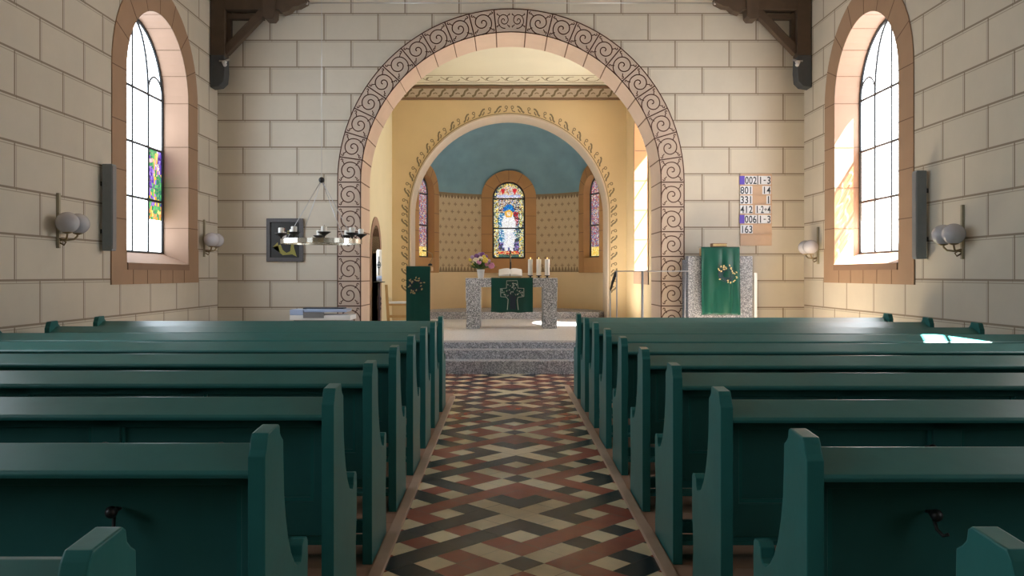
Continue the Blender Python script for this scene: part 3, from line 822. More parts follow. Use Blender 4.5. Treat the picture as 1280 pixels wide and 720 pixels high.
# ------------------------------------------------------------------ roof brackets, tie rod, spotlights
for s, side in ((-1, 'left'), (1, 'right')):
    y0, y1 = 12.46, 12.66
    root = thing('roof_bracket', 'dark wooden roof bracket in the top %s corner beside the chancel arch' % side, 'roof bracket', (s*(W-.12), 12.56, 4.42), group='wooden roof brackets')
    Xf = lambda u, v, w: (s*(u-(W-.12)), w-12.56, v-4.42)
    mb = MB(); mb.prism([(W-.22, 4.62), (W-.22, H), (W-.01, H), (W-.01, 4.62)], [], Xf, y0, y1); mb.build('post', M['wood'], root, bevel=.008)
    mb = MB(); mb.prism([(W-.01, 4.16), (W-.14, 4.18), (W-.21, 4.25), (W-.225, 4.40), (W-.215, 4.64), (W-.01, 4.64)], [], Xf, y0-.01, y1+.01); mb.build('corbel', M['corbel'], root, bevel=.01)
    tip = 3.06; tp = [(W-.01, 5.32), (3.45, 5.32), (3.40, 5.27), (3.30, 5.30), (3.24, 5.36), (3.16, 5.37), (3.10, 5.40), (3.04, 5.43), (3.03, 5.50), (3.08, 5.54), (3.08, 5.66), (W-.01, 5.66)]
    mb = MB(); mb.prism(tp, [], Xf, y0+.01, y1-.01); mb.build('hammer_beam', M['wood'], root, bevel=.008)
    mb = MB(); mb.prism([(3.54, 5.17), (3.50, 5.22), (3.48, 5.7), (3.70, 5.7), (3.68, 5.22), (3.64, 5.17)], [], Xf, y0-.02, y1+.02); mb.build('pendant', M['wood'], root, bevel=.01)
    mb = MB(); a = Xf(W-.2, 4.70, 12.56); b = Xf(3.66, 5.34, 12.56); m_ = Xf((W-.2+3.66)/2-.0, 5.05, 12.56)
    mb.obox(a, b, .12, .13, up=(0, 1, 0)); mb.build('brace', M['wood'], root, bevel=.012)
    mb = MB(); mb.obox(Xf(W-.2, 5.24, 12.6), Xf(3.7, 5.24, 12.6), .1, .07); mb.obox(Xf(W-.25, 4.8, 12.6), Xf(W-.25, 5.3, 12.6), .09, .06); mb.build('inner_batten', M['wood'], root)
    lp = (s*4.24, 12.40, PZ(78, 12.4))
    r2 = thing('spotlight', 'small white spotlight clamped to the %s roof bracket' % side, 'spotlight', lp, group='spotlights on the roof brackets')
    mb = MB(); mb.tube([(0, .06, .02), (0, 0, .0), (-s*.03, -.03, -.05)], .028, 10); mb.build('lamp_head', M['white'], r2)
    mb = MB(); mb.obox((s*.0, .05, .03), (-s*.07, .03, .05), .03, .02); mb.obox((s*.08, .03, .03), (0, .05, .03), .02, .02); mb.build('clamp_arm', M['steel'], r2)
mb = MB(); mb.tube([(-3.06, 12.55, 5.44), (3.06, 12.55, 5.44)], .006, 8); mb.lathe([(.02, -.02), (.02, .02)], (-3.05, 12.55, 5.44), 8); mb.lathe([(.02, -.02), (.02, .02)], (3.05, 12.55, 5.44), 8)
tag(mb.build('tie_rod', M['steel']), 'thin iron tie rod stretched between the two roof brackets', 'rod')

# ------------------------------------------------------------------ sconces and speakers
def sconce(s, y, lab):
    root = thing('wall_sconce', lab, 'wall lamp', (s*W, y, 1.64 if s < 0 else 1.535), group='twin globe wall lamps')
    q = -s
    mb = MB(); mb.box(min(q*.0, q*.03), max(q*.0, q*.03), -.016, .016, 0, .54); mb.lathe([(.02, 0), (.02, .02)], (q*.012, 0, .0), 8)
    mb.build('back_plate', M['plate'], root, bevel=.003)
    mb = MB(); mb.tube([(q*.02, 0, .06), (q*.07, 0, .03), (q*.09, 0, .06), (q*.06, 0, .08), (q*.01, 0, .07)], .008, 6)
    mb.build('scroll', M['brass'], root)
    for d in (-1, 1):
        mb = MB(); mb.tube([(q*.012, 0, .10), (q*.08, d*.02, .08), (q*.13, d*.07, .09), (q*.15, d*.095, .12), (q*.155, d*.10, .15)], .010, 8)
        mb.lathe([(.012, .0), (.045, .012), (.05, .03)], (q*.155, d*.10, .135), 14)
        mb.build('arm', M['brass'], root)
        mb = MB(); mb.sphere((q*.155, d*.10, .245), .108, 24, 16, sz=.95); mb.build('globe_shade', M['globe'], root)
sconce(-1, 8.22, 'twin opal globe wall lamp on the left wall, left of the loudspeaker')
sconce(1, 8.34, 'twin opal globe wall lamp on the right wall, right of the loudspeaker')
sconce(-1, 12.2, 'twin opal globe wall lamp in the left corner beyond the window')
sconce(1, 12.2, 'twin opal globe wall lamp in the right corner beyond the window')
def speaker(s, y, z0, z1, lab):
    root = thing('column_speaker', lab, 'loudspeaker', (s*W, y, z0), group='column loudspeakers')
    q = -s; h = z1-z0
    mb = MB(); mb.box(min(q*.03, q*.14), max(q*.03, q*.14), -.05, .05, 0, h); mb.build('cabinet', M['speaker'], root, bevel=.008)
    mb = MB(); mb.box(min(q*.139, q*.146), max(q*.139, q*.146), -.042, .042, .02, h-.02); mb.build('grille', M['grey'], root)
    mb = MB(); mb.box(min(0, q*.035), max(0, q*.035), -.02, .02, h*.2, h*.25); mb.box(min(0, q*.035), max(0, q*.035), -.02, .02, h*.75, h*.8); mb.build('wall_bracket', M['black'], root)
speaker(-1, 9.12, 1.64, 2.58, 'slim grey column loudspeaker on the left wall beside the window')
speaker(1, 9.06, 1.55, 2.50, 'slim grey column loudspeaker on the right wall beside the window')

# ------------------------------------------------------------------ chandelier
cy = 11.2; cx = PX(402, cy); cz = PZ(302, cy); R = .53
root = thing('candle_chandelier', 'silver ring chandelier with white candles hanging before the left front wall', 'chandelier', (cx, cy, cz))
mb = MB()
v = []; fs = []; n = 48
for i in range(n):
    t = 2*PI*i/n
    for r, z in ((R, -.03), (R, .03), (R-.02, .03), (R-.02, -.03)): v.append((r*math.cos(t), r*math.sin(t), z))
for i in range(n):
    j = (i+1) % n
    for k2 in range(4): fs.append((i*4+k2, j*4+k2, j*4+(k2+1) % 4, i*4+(k2+1) % 4))
mb.add(v, fs); mb.obox((-R+.01, 0, -.015), (R-.01, 0, -.015), .03, .012); mb.obox((0, -R+.01, -.015), (0, R-.01, -.015), .03, .012)
mb.build('ring_frame', mat('polished_nickel', (.62, .60, .52), .22, .1, 10, metal=.9), root)
bz = PZ(225, cy)-cz
mb = MB(); mb.sphere((0, 0, bz), .04, 16, 10); mb.build('ball', M['black'], root)
mb = MB(); mb.tube([(0, 0, bz), (0, 0, H-cz)], .003, 6); mb.build('suspension_wire', M['steel'], root)
for i in range(4):
    t = PI/4+PI/2*i
    mb = MB(); mb.tube([(R*.98*math.cos(t), R*.98*math.sin(t), .02), (.02*math.cos(t), .02*math.sin(t), bz-.03)], .004, 6); mb.build('hanger_rod', M['steel'], root)
ORD8 = ['first', 'second', 'third', 'fourth', 'fifth', 'sixth', 'seventh', 'eighth']
LR = sorted(range(8), key=lambda i: (cx-CAMX+(R-.01)*math.cos(PI*2*(i+.35)/8))/(cy+(R-.01)*math.sin(PI*2*(i+.35)/8)))
for i in range(8):
    t = PI*2*(i+.35)/8; x, y = (R-.01)*math.cos(t), (R-.01)*math.sin(t)
    mb = MB(); mb.lathe([(.012, .03), (.012, .05), (.03, .065), (.085, .10), (.085, .106), (.02, .09)], (x, y, 0), 16)
    cup = mb.build('drip_cup', M['black'], root)
    cd = thing('pillar_candle', 'short white candle, %s from the left on the silver ring chandelier' % ORD8[LR.index(i)], 'candle', (cx+x, cy+y, cz+.095), group='candles on the ring chandelier')
    mb = MB(); mb.lathe([(.036, 0), (.038, .01), (.038, .075), (.03, .082), (.006, .078)], (0, 0, 0), 16); mb.build('wax', M['wax'], cd)
    mb = MB(); mb.tube([(0, 0, .075), (.002, 0, .097)], .003, 6); mb.build('wick', M['black'], cd)

# picture on the front wall
d = D-.03; x0, x1, z0, z1 = PX(333, d), PX(379, d), PZ(327, d), PZ(273, d)
root = thing('framed_picture', 'dark framed picture with yellow shapes on the left front wall', 'picture', ((x0+x1)/2, D, (z0+z1)/2))
hw, hh = (x1-x0)/2, (z1-z0)/2
mb = MB(); mb.prism([(-hw, -hh), (-hw, hh), (hw, hh), (hw, -hh)], [[(-hw+.06, -hh+.06), (-hw+.06, hh-.06), (hw-.06, hh-.06), (hw-.06, -hh+.06)]], fY, -.045, -.002); mb.build('frame', M['frame'], root, bevel=.008)
mb = MB(); mb.box(-hw+.05, hw-.05, -.02, -.003, -hh+.05, hh-.05)
mb.build('canvas', M['mat_dark'], root)
mb = MB(); fp = lambda u, v, w: (u*1.12, -.0205-.002*w, v*1.15)
mb.prism([(-.17, -.10), (-.10, -.03), (-.07, -.17), (-.03, -.20), (.10, -.19), (.16, -.22), (.12, -.09), (.14, .08), (.09, -.02), (.07, -.15), (.02, -.17), (-.03, -.13), (-.06, -.06)], [], fp, 0, 1, 0)
mb.prism([(-.06, .10), (-.02, .12), (.02, .10), (.02, .03), (-.05, .02)], [], fp, 0, 1, 1); mb.prism([(.03, .12), (.10, .13), (.11, .06), (.04, .05)], [], fp, 0, 1, 0)
mb.prism([(-.06, .16), (0, .16), (0, .12), (-.06, .11)], [], fp, 0, 1, 2)
mb.build('painted_shapes', [M['paint_yel'], M['paint_white'], M['paint_red']], root)

# ------------------------------------------------------------------ hymn board
def glyph(ch, size, m, parent, loc, wmax=1):
    cu = bpy.data.curves.new('digit', 'FONT'); cu.body = ch; cu.size = size; cu.extrude = .0012; cu.offset = size*.012; cu.align_x = 'CENTER'; cu.align_y = 'CENTER'
    to = bpy.data.objects.new('tmp', cu); COL.objects.link(to)
    dg = bpy.context.evaluated_depsgraph_get(); me = bpy.data.meshes.new_from_object(to.evaluated_get(dg))
    bpy.data.objects.remove(to); bpy.data.curves.remove(cu)
    xs = [v.co.x for v in me.vertices]; ys = [v.co.y for v in me.vertices]
    mx, my = (min(xs)+max(xs))/2, (min(ys)+max(ys))/2; sx = min(.9, wmax/(max(xs)-min(xs))); sy = 1.12 if ch.isdigit() or ch == '|' else sx
    for v in me.vertices:
        x, y, z = v.co; v.co = ((x-mx)*sx, -z, (y-my)*sy)
    me.materials.clear(); me.materials.append(m)
    o = bpy.data.objects.new('digit', me); COL.objects.link(o); o.parent = parent; o.location = loc; return o
d = D-.02; k_ = 1/6.544
bx = lambda c: PX(900+c*k_, d); bzz = lambda c: PZ(200+c*k_, d)
zb0 = bzz(700)
root = thing('hymn_board', 'pale wooden hymn board with rows of number cards on the right front wall', 'hymn board', (bx(295), D, zb0))
ox, oz = bx(295), zb0
mb = MB(); mb.box(bx(166)-ox, bx(425)-ox, -.015, -.001, 0, bzz(112)-oz); mb.build('panel', M['board'], root, bevel=.003)
rows = [(130, 203), (212, 283), (289, 362), (368, 441), (449, 521), (531, 603)]
for a, b in rows:
    z = bzz(b+2)-oz
    mb = MB(); mb.box(bx(160)-ox, bx(425)-ox, -.030, -.014, z-.010, z+.002); mb.box(bx(160)-ox, bx(425)-ox, -.030, -.027, z, z+.008); mb.build('card_rail', M['board'], root)
RN = ['top', 'second', 'third', 'fourth', 'fifth', 'bottom']
txt = [[('V', 160, 202), ('0', 203, 236), ('0', 236, 269), ('2', 269, 301), ('|', 301, 316), ('1', 317, 347), ('-', 347, 384), ('3', 384, 416)],
       [('8', 165, 200), ('0', 200, 234), ('1', 234, 266), ('1', 346, 380), ('4', 380, 416)],
       [('3', 165, 200), ('3', 200, 234), ('1', 234, 266), ('1', 380, 412)],
       [('4', 165, 200), ('1', 200, 234), ('2', 234, 268), ('1', 289, 320), ('-', 320, 334), ('2', 333, 359), ('+', 359, 387), ('4', 386, 416)],
       [('V', 160, 200), ('0', 201, 234), ('0', 234, 267), ('6', 267, 300), ('|', 300, 314), ('1', 315, 347), ('-', 347, 384), ('3', 384, 416)],
       [('1', 168, 201), ('6', 201, 235), ('3', 235, 268)]]
PN = ['first', 'second', 'third', 'fourth', 'fifth', 'sixth', 'seventh', 'eighth']
NMS = {'|': 'a vertical stroke', '-': 'a dash', '+': 'a plus sign', 'V': ''}
for ri_, (row, (a, b)) in enumerate(zip(txt, rows)):
    for ci, (ch, c0, c1) in enumerate(row):
        w, h = bx(c1)-bx(c0), bzz(a)-bzz(b)
        what = 'blank violet card' if ch == 'V' else 'white card with %s' % NMS.get(ch, 'digit '+ch)
        o = thing('number_card', '%s, %s in the %s row of the hymn board' % (what, PN[ci], RN[ri_]), 'number card', ((bx(c0)+bx(c1))/2, D-.0155, bzz(b)), group='number cards on the hymn board')
        mb = MB(); mb.box(-w/2+.0006, w/2-.0006, -.004, 0, 0, h); mb.build('card', M['violet'] if ch == 'V' else M['card'], o)
        if ch != 'V': glyph(ch, h*1.02, M['ink'], o, (0, -.005, h/2), w*.86)

# ------------------------------------------------------------------ pulpit (right)
d = 12.35
x0, x1 = PX(860, d), PX(941, d); zt = PZ(320, d)
root = thing('stone_pulpit', 'speckled granite pulpit before the right front wall', 'pulpit', ((x0+x1)/2, d, 0))
hw = (x1-x0)/2
mb = MB(); mb.box(-hw, hw, 0, .18, 0, zt); mb.build('front_slab', M['granite_fine'], root, bevel=.012)
mb = MB(); mb.box(-hw, -hw+.14, .17, .42, 0, zt-.05); mb.box(hw-.14, hw, .17, .42, 0, zt-.05); mb.build('side_slab', M['granite_fine'], root, bevel=.012)
cxl, cxr = PX(875, d)-(x0+x1)/2, PX(923, d)-(x0+x1)/2; zc = PZ(309, d)
mb = MB(); mb.box(cxl+.02, cxr-.01, -.05, .13, zt-.01, zc-.012); mb.build('book_desk', M['lightwood'], root, bevel=.006)
mb = MB(); mb.box(PX(946, d)-(x0+x1)/2-.025, PX(946, d)-(x0+x1)/2+.02, .05, .09, 0, PZ(341, d)); mb.build('white_post', M['white'], root)
def drape(x0, x1, y, z0, z1, ydesk, amp=.012, seed=0, nx=40, nz=40, folds=None):
    """cloth lying over an edge and hanging down with soft folds"""
    rnd = random.Random(seed); ph = [rnd.uniform(0, 6.28) for _ in range(5)]
    V = []; Fc = []
    def off(u, t):
        return amp*(t**.7)*(math.sin(u*9+ph[0]+t*1.2)+.6*math.sin(u*17+ph[1]-t*2)+.5*math.sin(u*5+t*4+ph[2]))
    top = [(ydesk, z1+.004), (y+(ydesk-y)*.4, z1+.005), (y+.005, z1+.004)]
    prof_n = len(top)
    for i in range(nx+1):
        u = i/nx; x = x0+(x1-x0)*u
        for (yy, zz) in top: V.append((x, yy, zz))
        for j in range(nz+1):
            t = j/nz; V.append((x+.012*t*math.sin(u*PI*2+ph[3])*0, y-.012-abs(off(u, t))-.006, z1-.004-(z1-z0)*t + .006*t*math.sin(u*14+ph[4])))
    m = prof_n+nz+1
    for i in range(nx):
        for j in range(m-1): Fc.append((i*m+j, (i+1)*m+j, (i+1)*m+j+1, i*m+j+1))
    n = len(V)                                # back face 4 mm behind: real thickness
    V += [(a, b+.005, c-.003) for a, b, c in V]; Fc += [tuple(q+n for q in f[::-1]) for f in list(Fc)]
    for i in range(nx): Fc.append((i*m+m-1, (i+1)*m+m-1, (i+1)*m+m-1+n, i*m+m-1+n)); Fc.append((i*m, i*m+n, (i+1)*m+n, (i+1)*m))
    for j in range(m-1): Fc.append((j, j+1, j+1+n, j+n)); Fc.append((nx*m+j, nx*m+j+n, nx*m+j+1+n, nx*m+j+1))
    mb = MB(); mb.add(V, Fc, 0, True); return mb
def wreath(mb, cx, cz, r, y, seed, n=26, dark=1):
    rnd = random.Random(seed)
    for k2 in range(5):
        rr = r*(.45+.1*k2); st = rnd.uniform(0, 6)
        mb.ribbon([(cx+rr*math.cos(st+t*.45), cz+rr*.8*math.sin(st+t*.45)+.01*math.sin(t*2)) for t in range(12)], .010, lambda u, v, w: (u, y-.002*w, v), 0, 1, dark)
    for _ in range(n):
        t = rnd.uniform(0, 6.28); rr = r*rnd.uniform(.55, 1.05); q = rnd.uniform(0, 6.28); l = .018
        px, pz = cx+rr*math.cos(t), cz+rr*.85*math.sin(t)
        mb.prism([(px+l*math.cos(q), pz+l*math.sin(q)), (px+.01*math.cos(q+1.57), pz+.01*math.sin(q+1.57)), (px-l*math.cos(q), pz-l*math.sin(q)), (px-.01*math.cos(q+1.57), pz-.01*math.sin(q+1.57))], [], lambda u, v, w: (u, y-.002*w, v), 0, 2, 0)
px_ = (x0+x1)/2
o = thing('pulpit_cloth', 'green cloth with a wreath of small flowers hanging over the stone pulpit', 'cloth', (px_, d, 0))
drape(cxl, cxr, -.055, PZ(392, d), zc, .12, .030, 3).build('hanging', M['cloth'], o)
mb = MB(); wreath(mb, PX(906, d)-px_, PZ(343, d), .155, -.135, 4); mb.build('embroidery', [M['gold'], M['ink']], o)
mb = MB(); zz = PZ(392, d)
for i in range(46):
    x = cxl+(cxr-cxl)*i/45; mb.box(x-.003, x+.003, -.085, -.08, zz-.022, zz+.004)
mb.build('fringe', M['cloth'], o)
o = thing('closed_book', 'thick brown book lying on top of the draped pulpit', 'book', (PX(899, d), d+.03, zc+.008))
mb = MB(); mb.box(-.10, .10, -.07, .07, .008, .04); mb.build('pages', M['gold'], o)
mb = MB(); mb.box(-.105, .105, -.075, .075, 0, .008); mb.box(-.105, .105, -.075, .075, .04, .048); mb.box(-.107, -.10, -.075, .075, 0, .048); mb.build('cover', M['door'], o, bevel=.003)

# ------------------------------------------------------------------ lectern with green cloth (left)
d = 11.35; zt = PZ(333, d); lx = PX(523, d); hw = PX(538, d)-lx
root = thing('lectern', 'slim reading lectern under a green cloth, left of the altar', 'lectern', (lx, d, 0))
mb = MB(); mb.box(-.05, .05, .06, .14, .04, zt-.06); mb.build('column', M['lightwood'], root, bevel=.008)
mb = MB(); mb.box(-.2, .2, -.1, .28, 0, .04); mb.build('base', M['lightwood'], root, bevel=.008)
mb = MB(); mb.box(-hw-.01, hw+.01, 0, .32, zt-.06, zt-.006); mb.build('desk', M['lightwood'], root, bevel=.005)
o = thing('lectern_cloth', 'green cloth with a flower wreath hanging from the slim lectern left of the altar', 'cloth', (lx, d, 0))
drape(-hw, hw, -.005, .42, zt, .25, .004, 9).build('hanging', M['cloth'], o)
mb = MB(); wreath(mb, -.03, PZ(357, d), .12, -.045, 8, 24); mb.build('embroidery', [M['gold'], M['ink']], o)
o = thing('gooseneck_microphone', 'thin gooseneck microphone rising at the right of the draped lectern', 'microphone', (lx+hw-.02, d+.2, zt+.012))
mb = MB(); mb.tube([(0, 0, 0), (.0, 0, .05), (.035, -.02, .11), (.03, -.05, .16), (-.02, -.09, .19), (-.06, -.12, .20)], .005, 8); mb.build('gooseneck', M['brass'], o)
mb = MB(); mb.tube([(-.05, -.115, .198), (-.09, -.14, .203)], .010, 10); mb.build('capsule', M['black'], o)
mb = MB(); mb.lathe([(.03, 0), (.028, .02), (.012, .03)], (0, 0, 0), 12); mb.build('mount', M['black'], o)

# ------------------------------------------------------------------ altar
d = 15.36; ax = PX(639.5, d); hw = PX(697, d)-ax; zt = PZ(348, d); zu = PZ(359, d); AD = .85
root = thing('stone_altar', 'speckled granite altar table on two square legs', 'altar', (ax, d, PLAT))
mb = MB(); mb.box(-hw, hw, 0, AD, zu-PLAT, zt-PLAT); mb.build('altar_slab', M['granite'], root, bevel=.008)
for s in (-1, 1):
    mb = MB(); x = s*(hw-.135); mb.box(x-.125, x+.125, .015, AD-.015, 0, zu-PLAT); mb.build('leg', M['granite'], root, bevel=.008)
o = thing('altar_runner', 'narrow white cloth lying along the altar and hanging at both ends', 'cloth', (ax, d, zt))
mb = MB(); mb.box(-hw-.008, hw+.008, .25, .62, .001, .006); mb.box(-hw-.012, -hw-.006, .25, .62, -.42, .006); mb.box(hw+.006, hw+.012, .25, .62, -.42, .006); mb.build('runner', M['white'], o)
o = thing('altar_cloth', 'green altar cloth with a cross shaped tree hanging over the granite altar front', 'cloth', (ax, d, zt))
c0, c1 = PX(614, d)-ax, PX(666, d)-ax; zb = PZ(390, d)-zt
drape(c0, c1, -.002, zb, .008, .24, .020, 21).build('hanging', M['cloth'], o)
mb = MB(); yy = -.064; q = lambda px, py: (PX(560+px/6.544, d)-ax, PZ(310+py/6.544, d)-zt); fa = lambda u, v, w: (u, yy-.002*w, v)
out = [q(*p) for p in ((485, 505), (492, 420), (475, 400), (432, 398), (428, 332), (478, 328), (480, 268), (566, 266), (572, 328), (620, 330), (620, 396), (572, 402), (566, 425), (574, 505))]
mb.ribbon(out, .012, fa, 0, 1, 0)
mb.prism([q(*p) for p in ((505, 500), (508, 420), (490, 385), (520, 395), (545, 395), (565, 385), (552, 420), (556, 500))], [], fa, 0, .8, 1)
rnd = random.Random(5)
for _ in range(64):
    if rnd.random() < .45: p = (rnd.uniform(488, 562), rnd.uniform(275, 330))
    else: p = (rnd.uniform(438, 612), rnd.uniform(335, 392))
    cxx, czz = q(*p); t = rnd.uniform(0, 6.28); l = .02
    mb.prism([(cxx+l*math.cos(t), czz+l*math.sin(t)), (cxx+.010*math.cos(t+1.57), czz+.010*math.sin(t+1.57)), (cxx-l*math.cos(t), czz-l*math.sin(t)), (cxx-.010*math.cos(t+1.57), czz-.010*math.sin(t+1.57))], [], fa, 0, 1.2, 1 if rnd.random() < .45 else 0)
for _ in range(8):
    a = q(530, 400); b = q(rnd.uniform(445, 605), rnd.uniform(285, 380)); mb.ribbon([a, ((a[0]+b[0])/2+rnd.uniform(-.02, .02), (a[1]+b[1])/2), b], .008, fa, 0, 1, 1)
mb.build('embroidery', [M['silverthread'], M['ink']], o)

top = zt+.006
# candles
for i, (px, py) in enumerate(((663, 322), (673.5, 322), (684, 322))):
    x = PX(px, d+.3); nm = ['left', 'middle', 'right'][i]
    h = thing('candle_holder', 'low dark candle holder under the %s altar candle' % nm, 'candle holder', (x, d+.3, top), group='candle holders on the altar')
    mb = MB(); mb.lathe([(.055, 0), (.055, .006), (.018, .012), (.016, .03), (.05, .04), (.052, .05), (.04, .05)], (0, 0, 0), 18); mb.build('holder_body', M['black'], h)
    c = thing('pillar_candle', '%s of the three tall white candles on the altar' % nm, 'candle', (x, d+.3, top+.05), group='tall candles on the altar')
    zt2 = PZ(324, d+.3)-top-.05
    mb = MB(); mb.lathe([(.043, 0), (.044, .01), (.044, zt2-.015), (.040, zt2), (.008, zt2-.012)], (0, 0, 0), 18); mb.build('wax', M['wax'], c)
    mb = MB(); mb.tube([(0, 0, zt2-.015), (0, 0, zt2+.012)], .003, 6); mb.build('wick', M['black'], c)
    mb = MB(); mb.lathe([(.002, 0), (.008, .010), (.006, .020), (.001, .032)], (0, 0, zt2+.004), 10); mb.build('flame', M['flame'], c)
# book stand, open bible, crucifix
bxm = PX(638, d+.35)
o = thing('book_stand', 'low book stand carrying the open bible on the altar', 'book stand', (bxm, d+.27, top+.003))
mb = MB(); mb.add([(-.2, 0, .02), (.2, 0, .02), (.2, .26, .14), (-.2, .26, .14), (-.2, 0, .005), (.2, 0, .005), (.2, .26, .125), (-.2, .26, .125)], [(0,1,2,3), (4,7,6,5), (0,4,5,1), (1,5,6,2), (2,6,7,3), (3,7,4,0)])
mb.build('rest', M['lightwood'], o); mb = MB(); mb.obox((-.15, .22, 0), (-.15, .2, .11), .02, .02); mb.obox((.15, .22, 0), (.15, .2, .11), .02, .02); mb.box(-.2, .2, -.03, -.016, 0, .03); mb.build('support', M['lightwood'], o)
o = thing('open_bible', 'large open book with white pages on the altar book stand', 'book', (bxm, d+.27, top+.0265))
mb = MB(); S = .12/.26
n = 12
for sgn in (-1, 1):
    prof = [(0, .0)] + [(sgn*.215*i/n, .018+.022*math.sin(PI*(i/n)**.6)) for i in range(n+1)] + [(sgn*.215, .0)]
    V = []; m = len(prof)
    for y in (0, .25):
        for u, h in prof: V.append((u, y, h+y*S+.003))
    mb.add(V, [tuple(range(m)), tuple(range(2*m-1, m-1, -1))] + [(i, (i+1) % m, (i+1) % m+m, i+m) for i in range(m)])
mb.build('pages', M['white'], o)
mb = MB(); mb.add([(-.225, -.004, 0), (.225, -.004, 0), (.225, .258, .258*S), (-.225, .258, .258*S), (-.225, -.004, .004), (.225, -.004, .004), (.225, .258, .258*S+.004), (-.225, .258, .258*S+.004)], [(0,3,2,1), (4,5,6,7), (0,1,5,4), (1,2,6,5), (2,3,7,6), (3,0,4,7)]); mb.build('cover', M['grey'], o)
mb = MB(); mb.box(-.012, .0, -.012, -.006, -.02, .05); mb.build('ribbon', M['ink'], o)
xx = PX(638, d+.6); 
o = thing('crucifix', 'slender dark metal standing cross behind the open book on the altar', 'cross', (xx, d+.62, top))
zt2 = PZ(313, d+.62)-top
mb = MB(); mb.lathe([(.09, 0), (.085, .012), (.03, .02), (.012, .035)], (0, 0, 0), 18); mb.build('foot', M['black'], o)
mb = MB(); mb.tube([(0, 0, .02), (-.012, 0, .1), (.004, 0, .2), (0, 0, zt2)], [.018, .014, .016, .014], 8); mb.tube([(-.06, 0, zt2-.09), (.06, 0, zt2-.09)], .010, 8); mb.build('cross_shaft', M['black'], o)
mb = MB(); mb.tube([(0, -.014, zt2-.22), (0, -.016, zt2-.12), (0, -.014, zt2-.07)], [.006, .013, .011], 8); mb.tube([(-.055, -.014, zt2-.085), (0, -.016, zt2-.105), (.055, -.014, zt2-.085)], .005, 6); mb.build('corpus', M['brass'], o)
# flowers
fx = PX(601, d+.3)
o = thing('flower_vase', 'small white vase holding the bouquet on the left of the altar', 'vase', (fx, d+.3, top))
mb = MB(); mb.lathe([(.045, 0), (.055, .01), (.06, .06), (.068, .12), (.075, .16), (.07, .16), (.06, .12), (.05, .02)], (0, 0, 0), 24); mb.build('vase_body', M['white'], o)
o = thing('flower_bouquet', 'bouquet of purple, pink, white and yellow flowers in the white altar vase', 'flowers', (fx, d+.3, top+.1))
def mk(nm, c): return mat(nm, c, .6, .2, 30)
FC = {'purple': mk('purple_petals', (.22, .09, .28)), 'pink': mk('pink_petals', (.62, .25, .42)), 'white': mk('white_petals', (.75, .66, .52)), 'yellow': mk('yellow_petals', (.75, .58, .10)), 'lilac': mk('lilac_petals', (.45, .30, .55))}
fl = [('purple', -.08, .31, .045), ('purple', .03, .34, .045), ('lilac', -.02, .33, .05), ('white', -.09, .22, .06), ('white', .0, .25, .05), ('yellow', .08, .23, .06), ('yellow', .06, .29, .04), ('pink', .20, .13, .06), ('pink', .11, .16, .04),
      ('yellow', -.20, .24, .03), ('lilac', -.16, .29, .035), ('purple', .10, .30, .035), ('pink', -.03, .19, .045), ('lilac', .15, .22, .035), ('yellow', -.13, .15, .04)]
rnd = random.Random(11)
for c, x, z, r in fl:
    y = rnd.uniform(-.10, .04) if z < .28 else rnd.uniform(-.03, .08)
    mb = MB()
    for k2 in range(7):
        t = 2*PI*k2/7; mb.sphere((x+r*.55*math.cos(t), y-.3*r, z+r*.55*math.sin(t)), r*.48, 8, 6)
    mb.sphere((x, y-.5*r, z), r*.42, 8, 6); mb.build('flower', FC[c], o)
    mb = MB(); mb.tube([(0, 0, 0), (x*.4, y*.4, z*.6), (x, y, z)], .004, 5); mb.build('stem', M['leafg'], o)
mb = MB()
for _ in range(60):
    t = rnd.uniform(0, 6.28); el = rnd.uniform(.3, 1.3); L_ = rnd.uniform(.10, .26)
    dx, dy, dz = math.cos(t)*math.cos(el), math.sin(t)*math.cos(el), math.sin(el)
    a = Vector((dx, dy, dz))*L_; a.z += .03; sd = Vector((-dy, dx, .3)).normalized()*.020; tip = a+Vector((dx, dy, dz-.3))*.08; nrm = Vector((0, -.004, .003))
    V = [a-Vector((dx, dy, dz))*.05, a+sd, tip, a-sd]; mb.add(V+[p+nrm for p in V], [(0,1,2,3), (7,6,5,4), (0,4,5,1), (1,5,6,2), (2,6,7,3), (3,7,4,0)])
mb.build('foliage', M['leafg'], o)

# ------------------------------------------------------------------ paschal candle, chair
d = 14.6; x = PX(474, d); zs = PZ(352, d)
o = thing('candle_stand', 'turned dark wood stand under the tall decorated candle', 'candle stand', (x, d, PLAT)); h = zs-PLAT
mb = MB(); mb.lathe([(.16, 0), (.15, .03), (.05, .06), (.025, .1), (.022, h*.42), (.04, h*.46), (.022, h*.5), (.045, h*.56), (.024, h*.61), (.042, h*.66), (.022, h*.71), (.02, h-.02)], (0, 0, 0), 18); mb.build('turned_post', M['purple'], o)
mb = MB(); mb.lathe([(.02, h-.02), (.10, h-.012), (.105, h), (.06, h)], (0, 0, 0), 20); mb.build('drip_plate', M['black'], o)
o = thing('paschal_candle', 'tall thick white candle with dark ornament on the turned stand', 'candle', (x, d, zs)); h = PZ(312, d)-zs
mb = MB(); mb.lathe([(.045, 0), (.047, .01), (.045, h-.03), (.038, h), (.01, h-.015)], (0, 0, 0), 20); mb.build('wax', M['wax'], o)
mb = MB(); mb.tube([(0, 0, h-.02), (0, 0, h+.015)], .004, 6); mb.build('wick', M['black'], o)
mb = MB()
for k2 in range(10):
    t = 2*PI*k2/10; mb.sphere((.028*math.cos(t), -.040, h*.52+.05*math.sin(t)), .011, 7, 5)
mb.box(-.006, .006, -.052, -.040, h*.2, h*.78); mb.box(-.025, .025, -.050, -.035, h*.5, h*.54); mb.build('ornament', M['ink'], o)
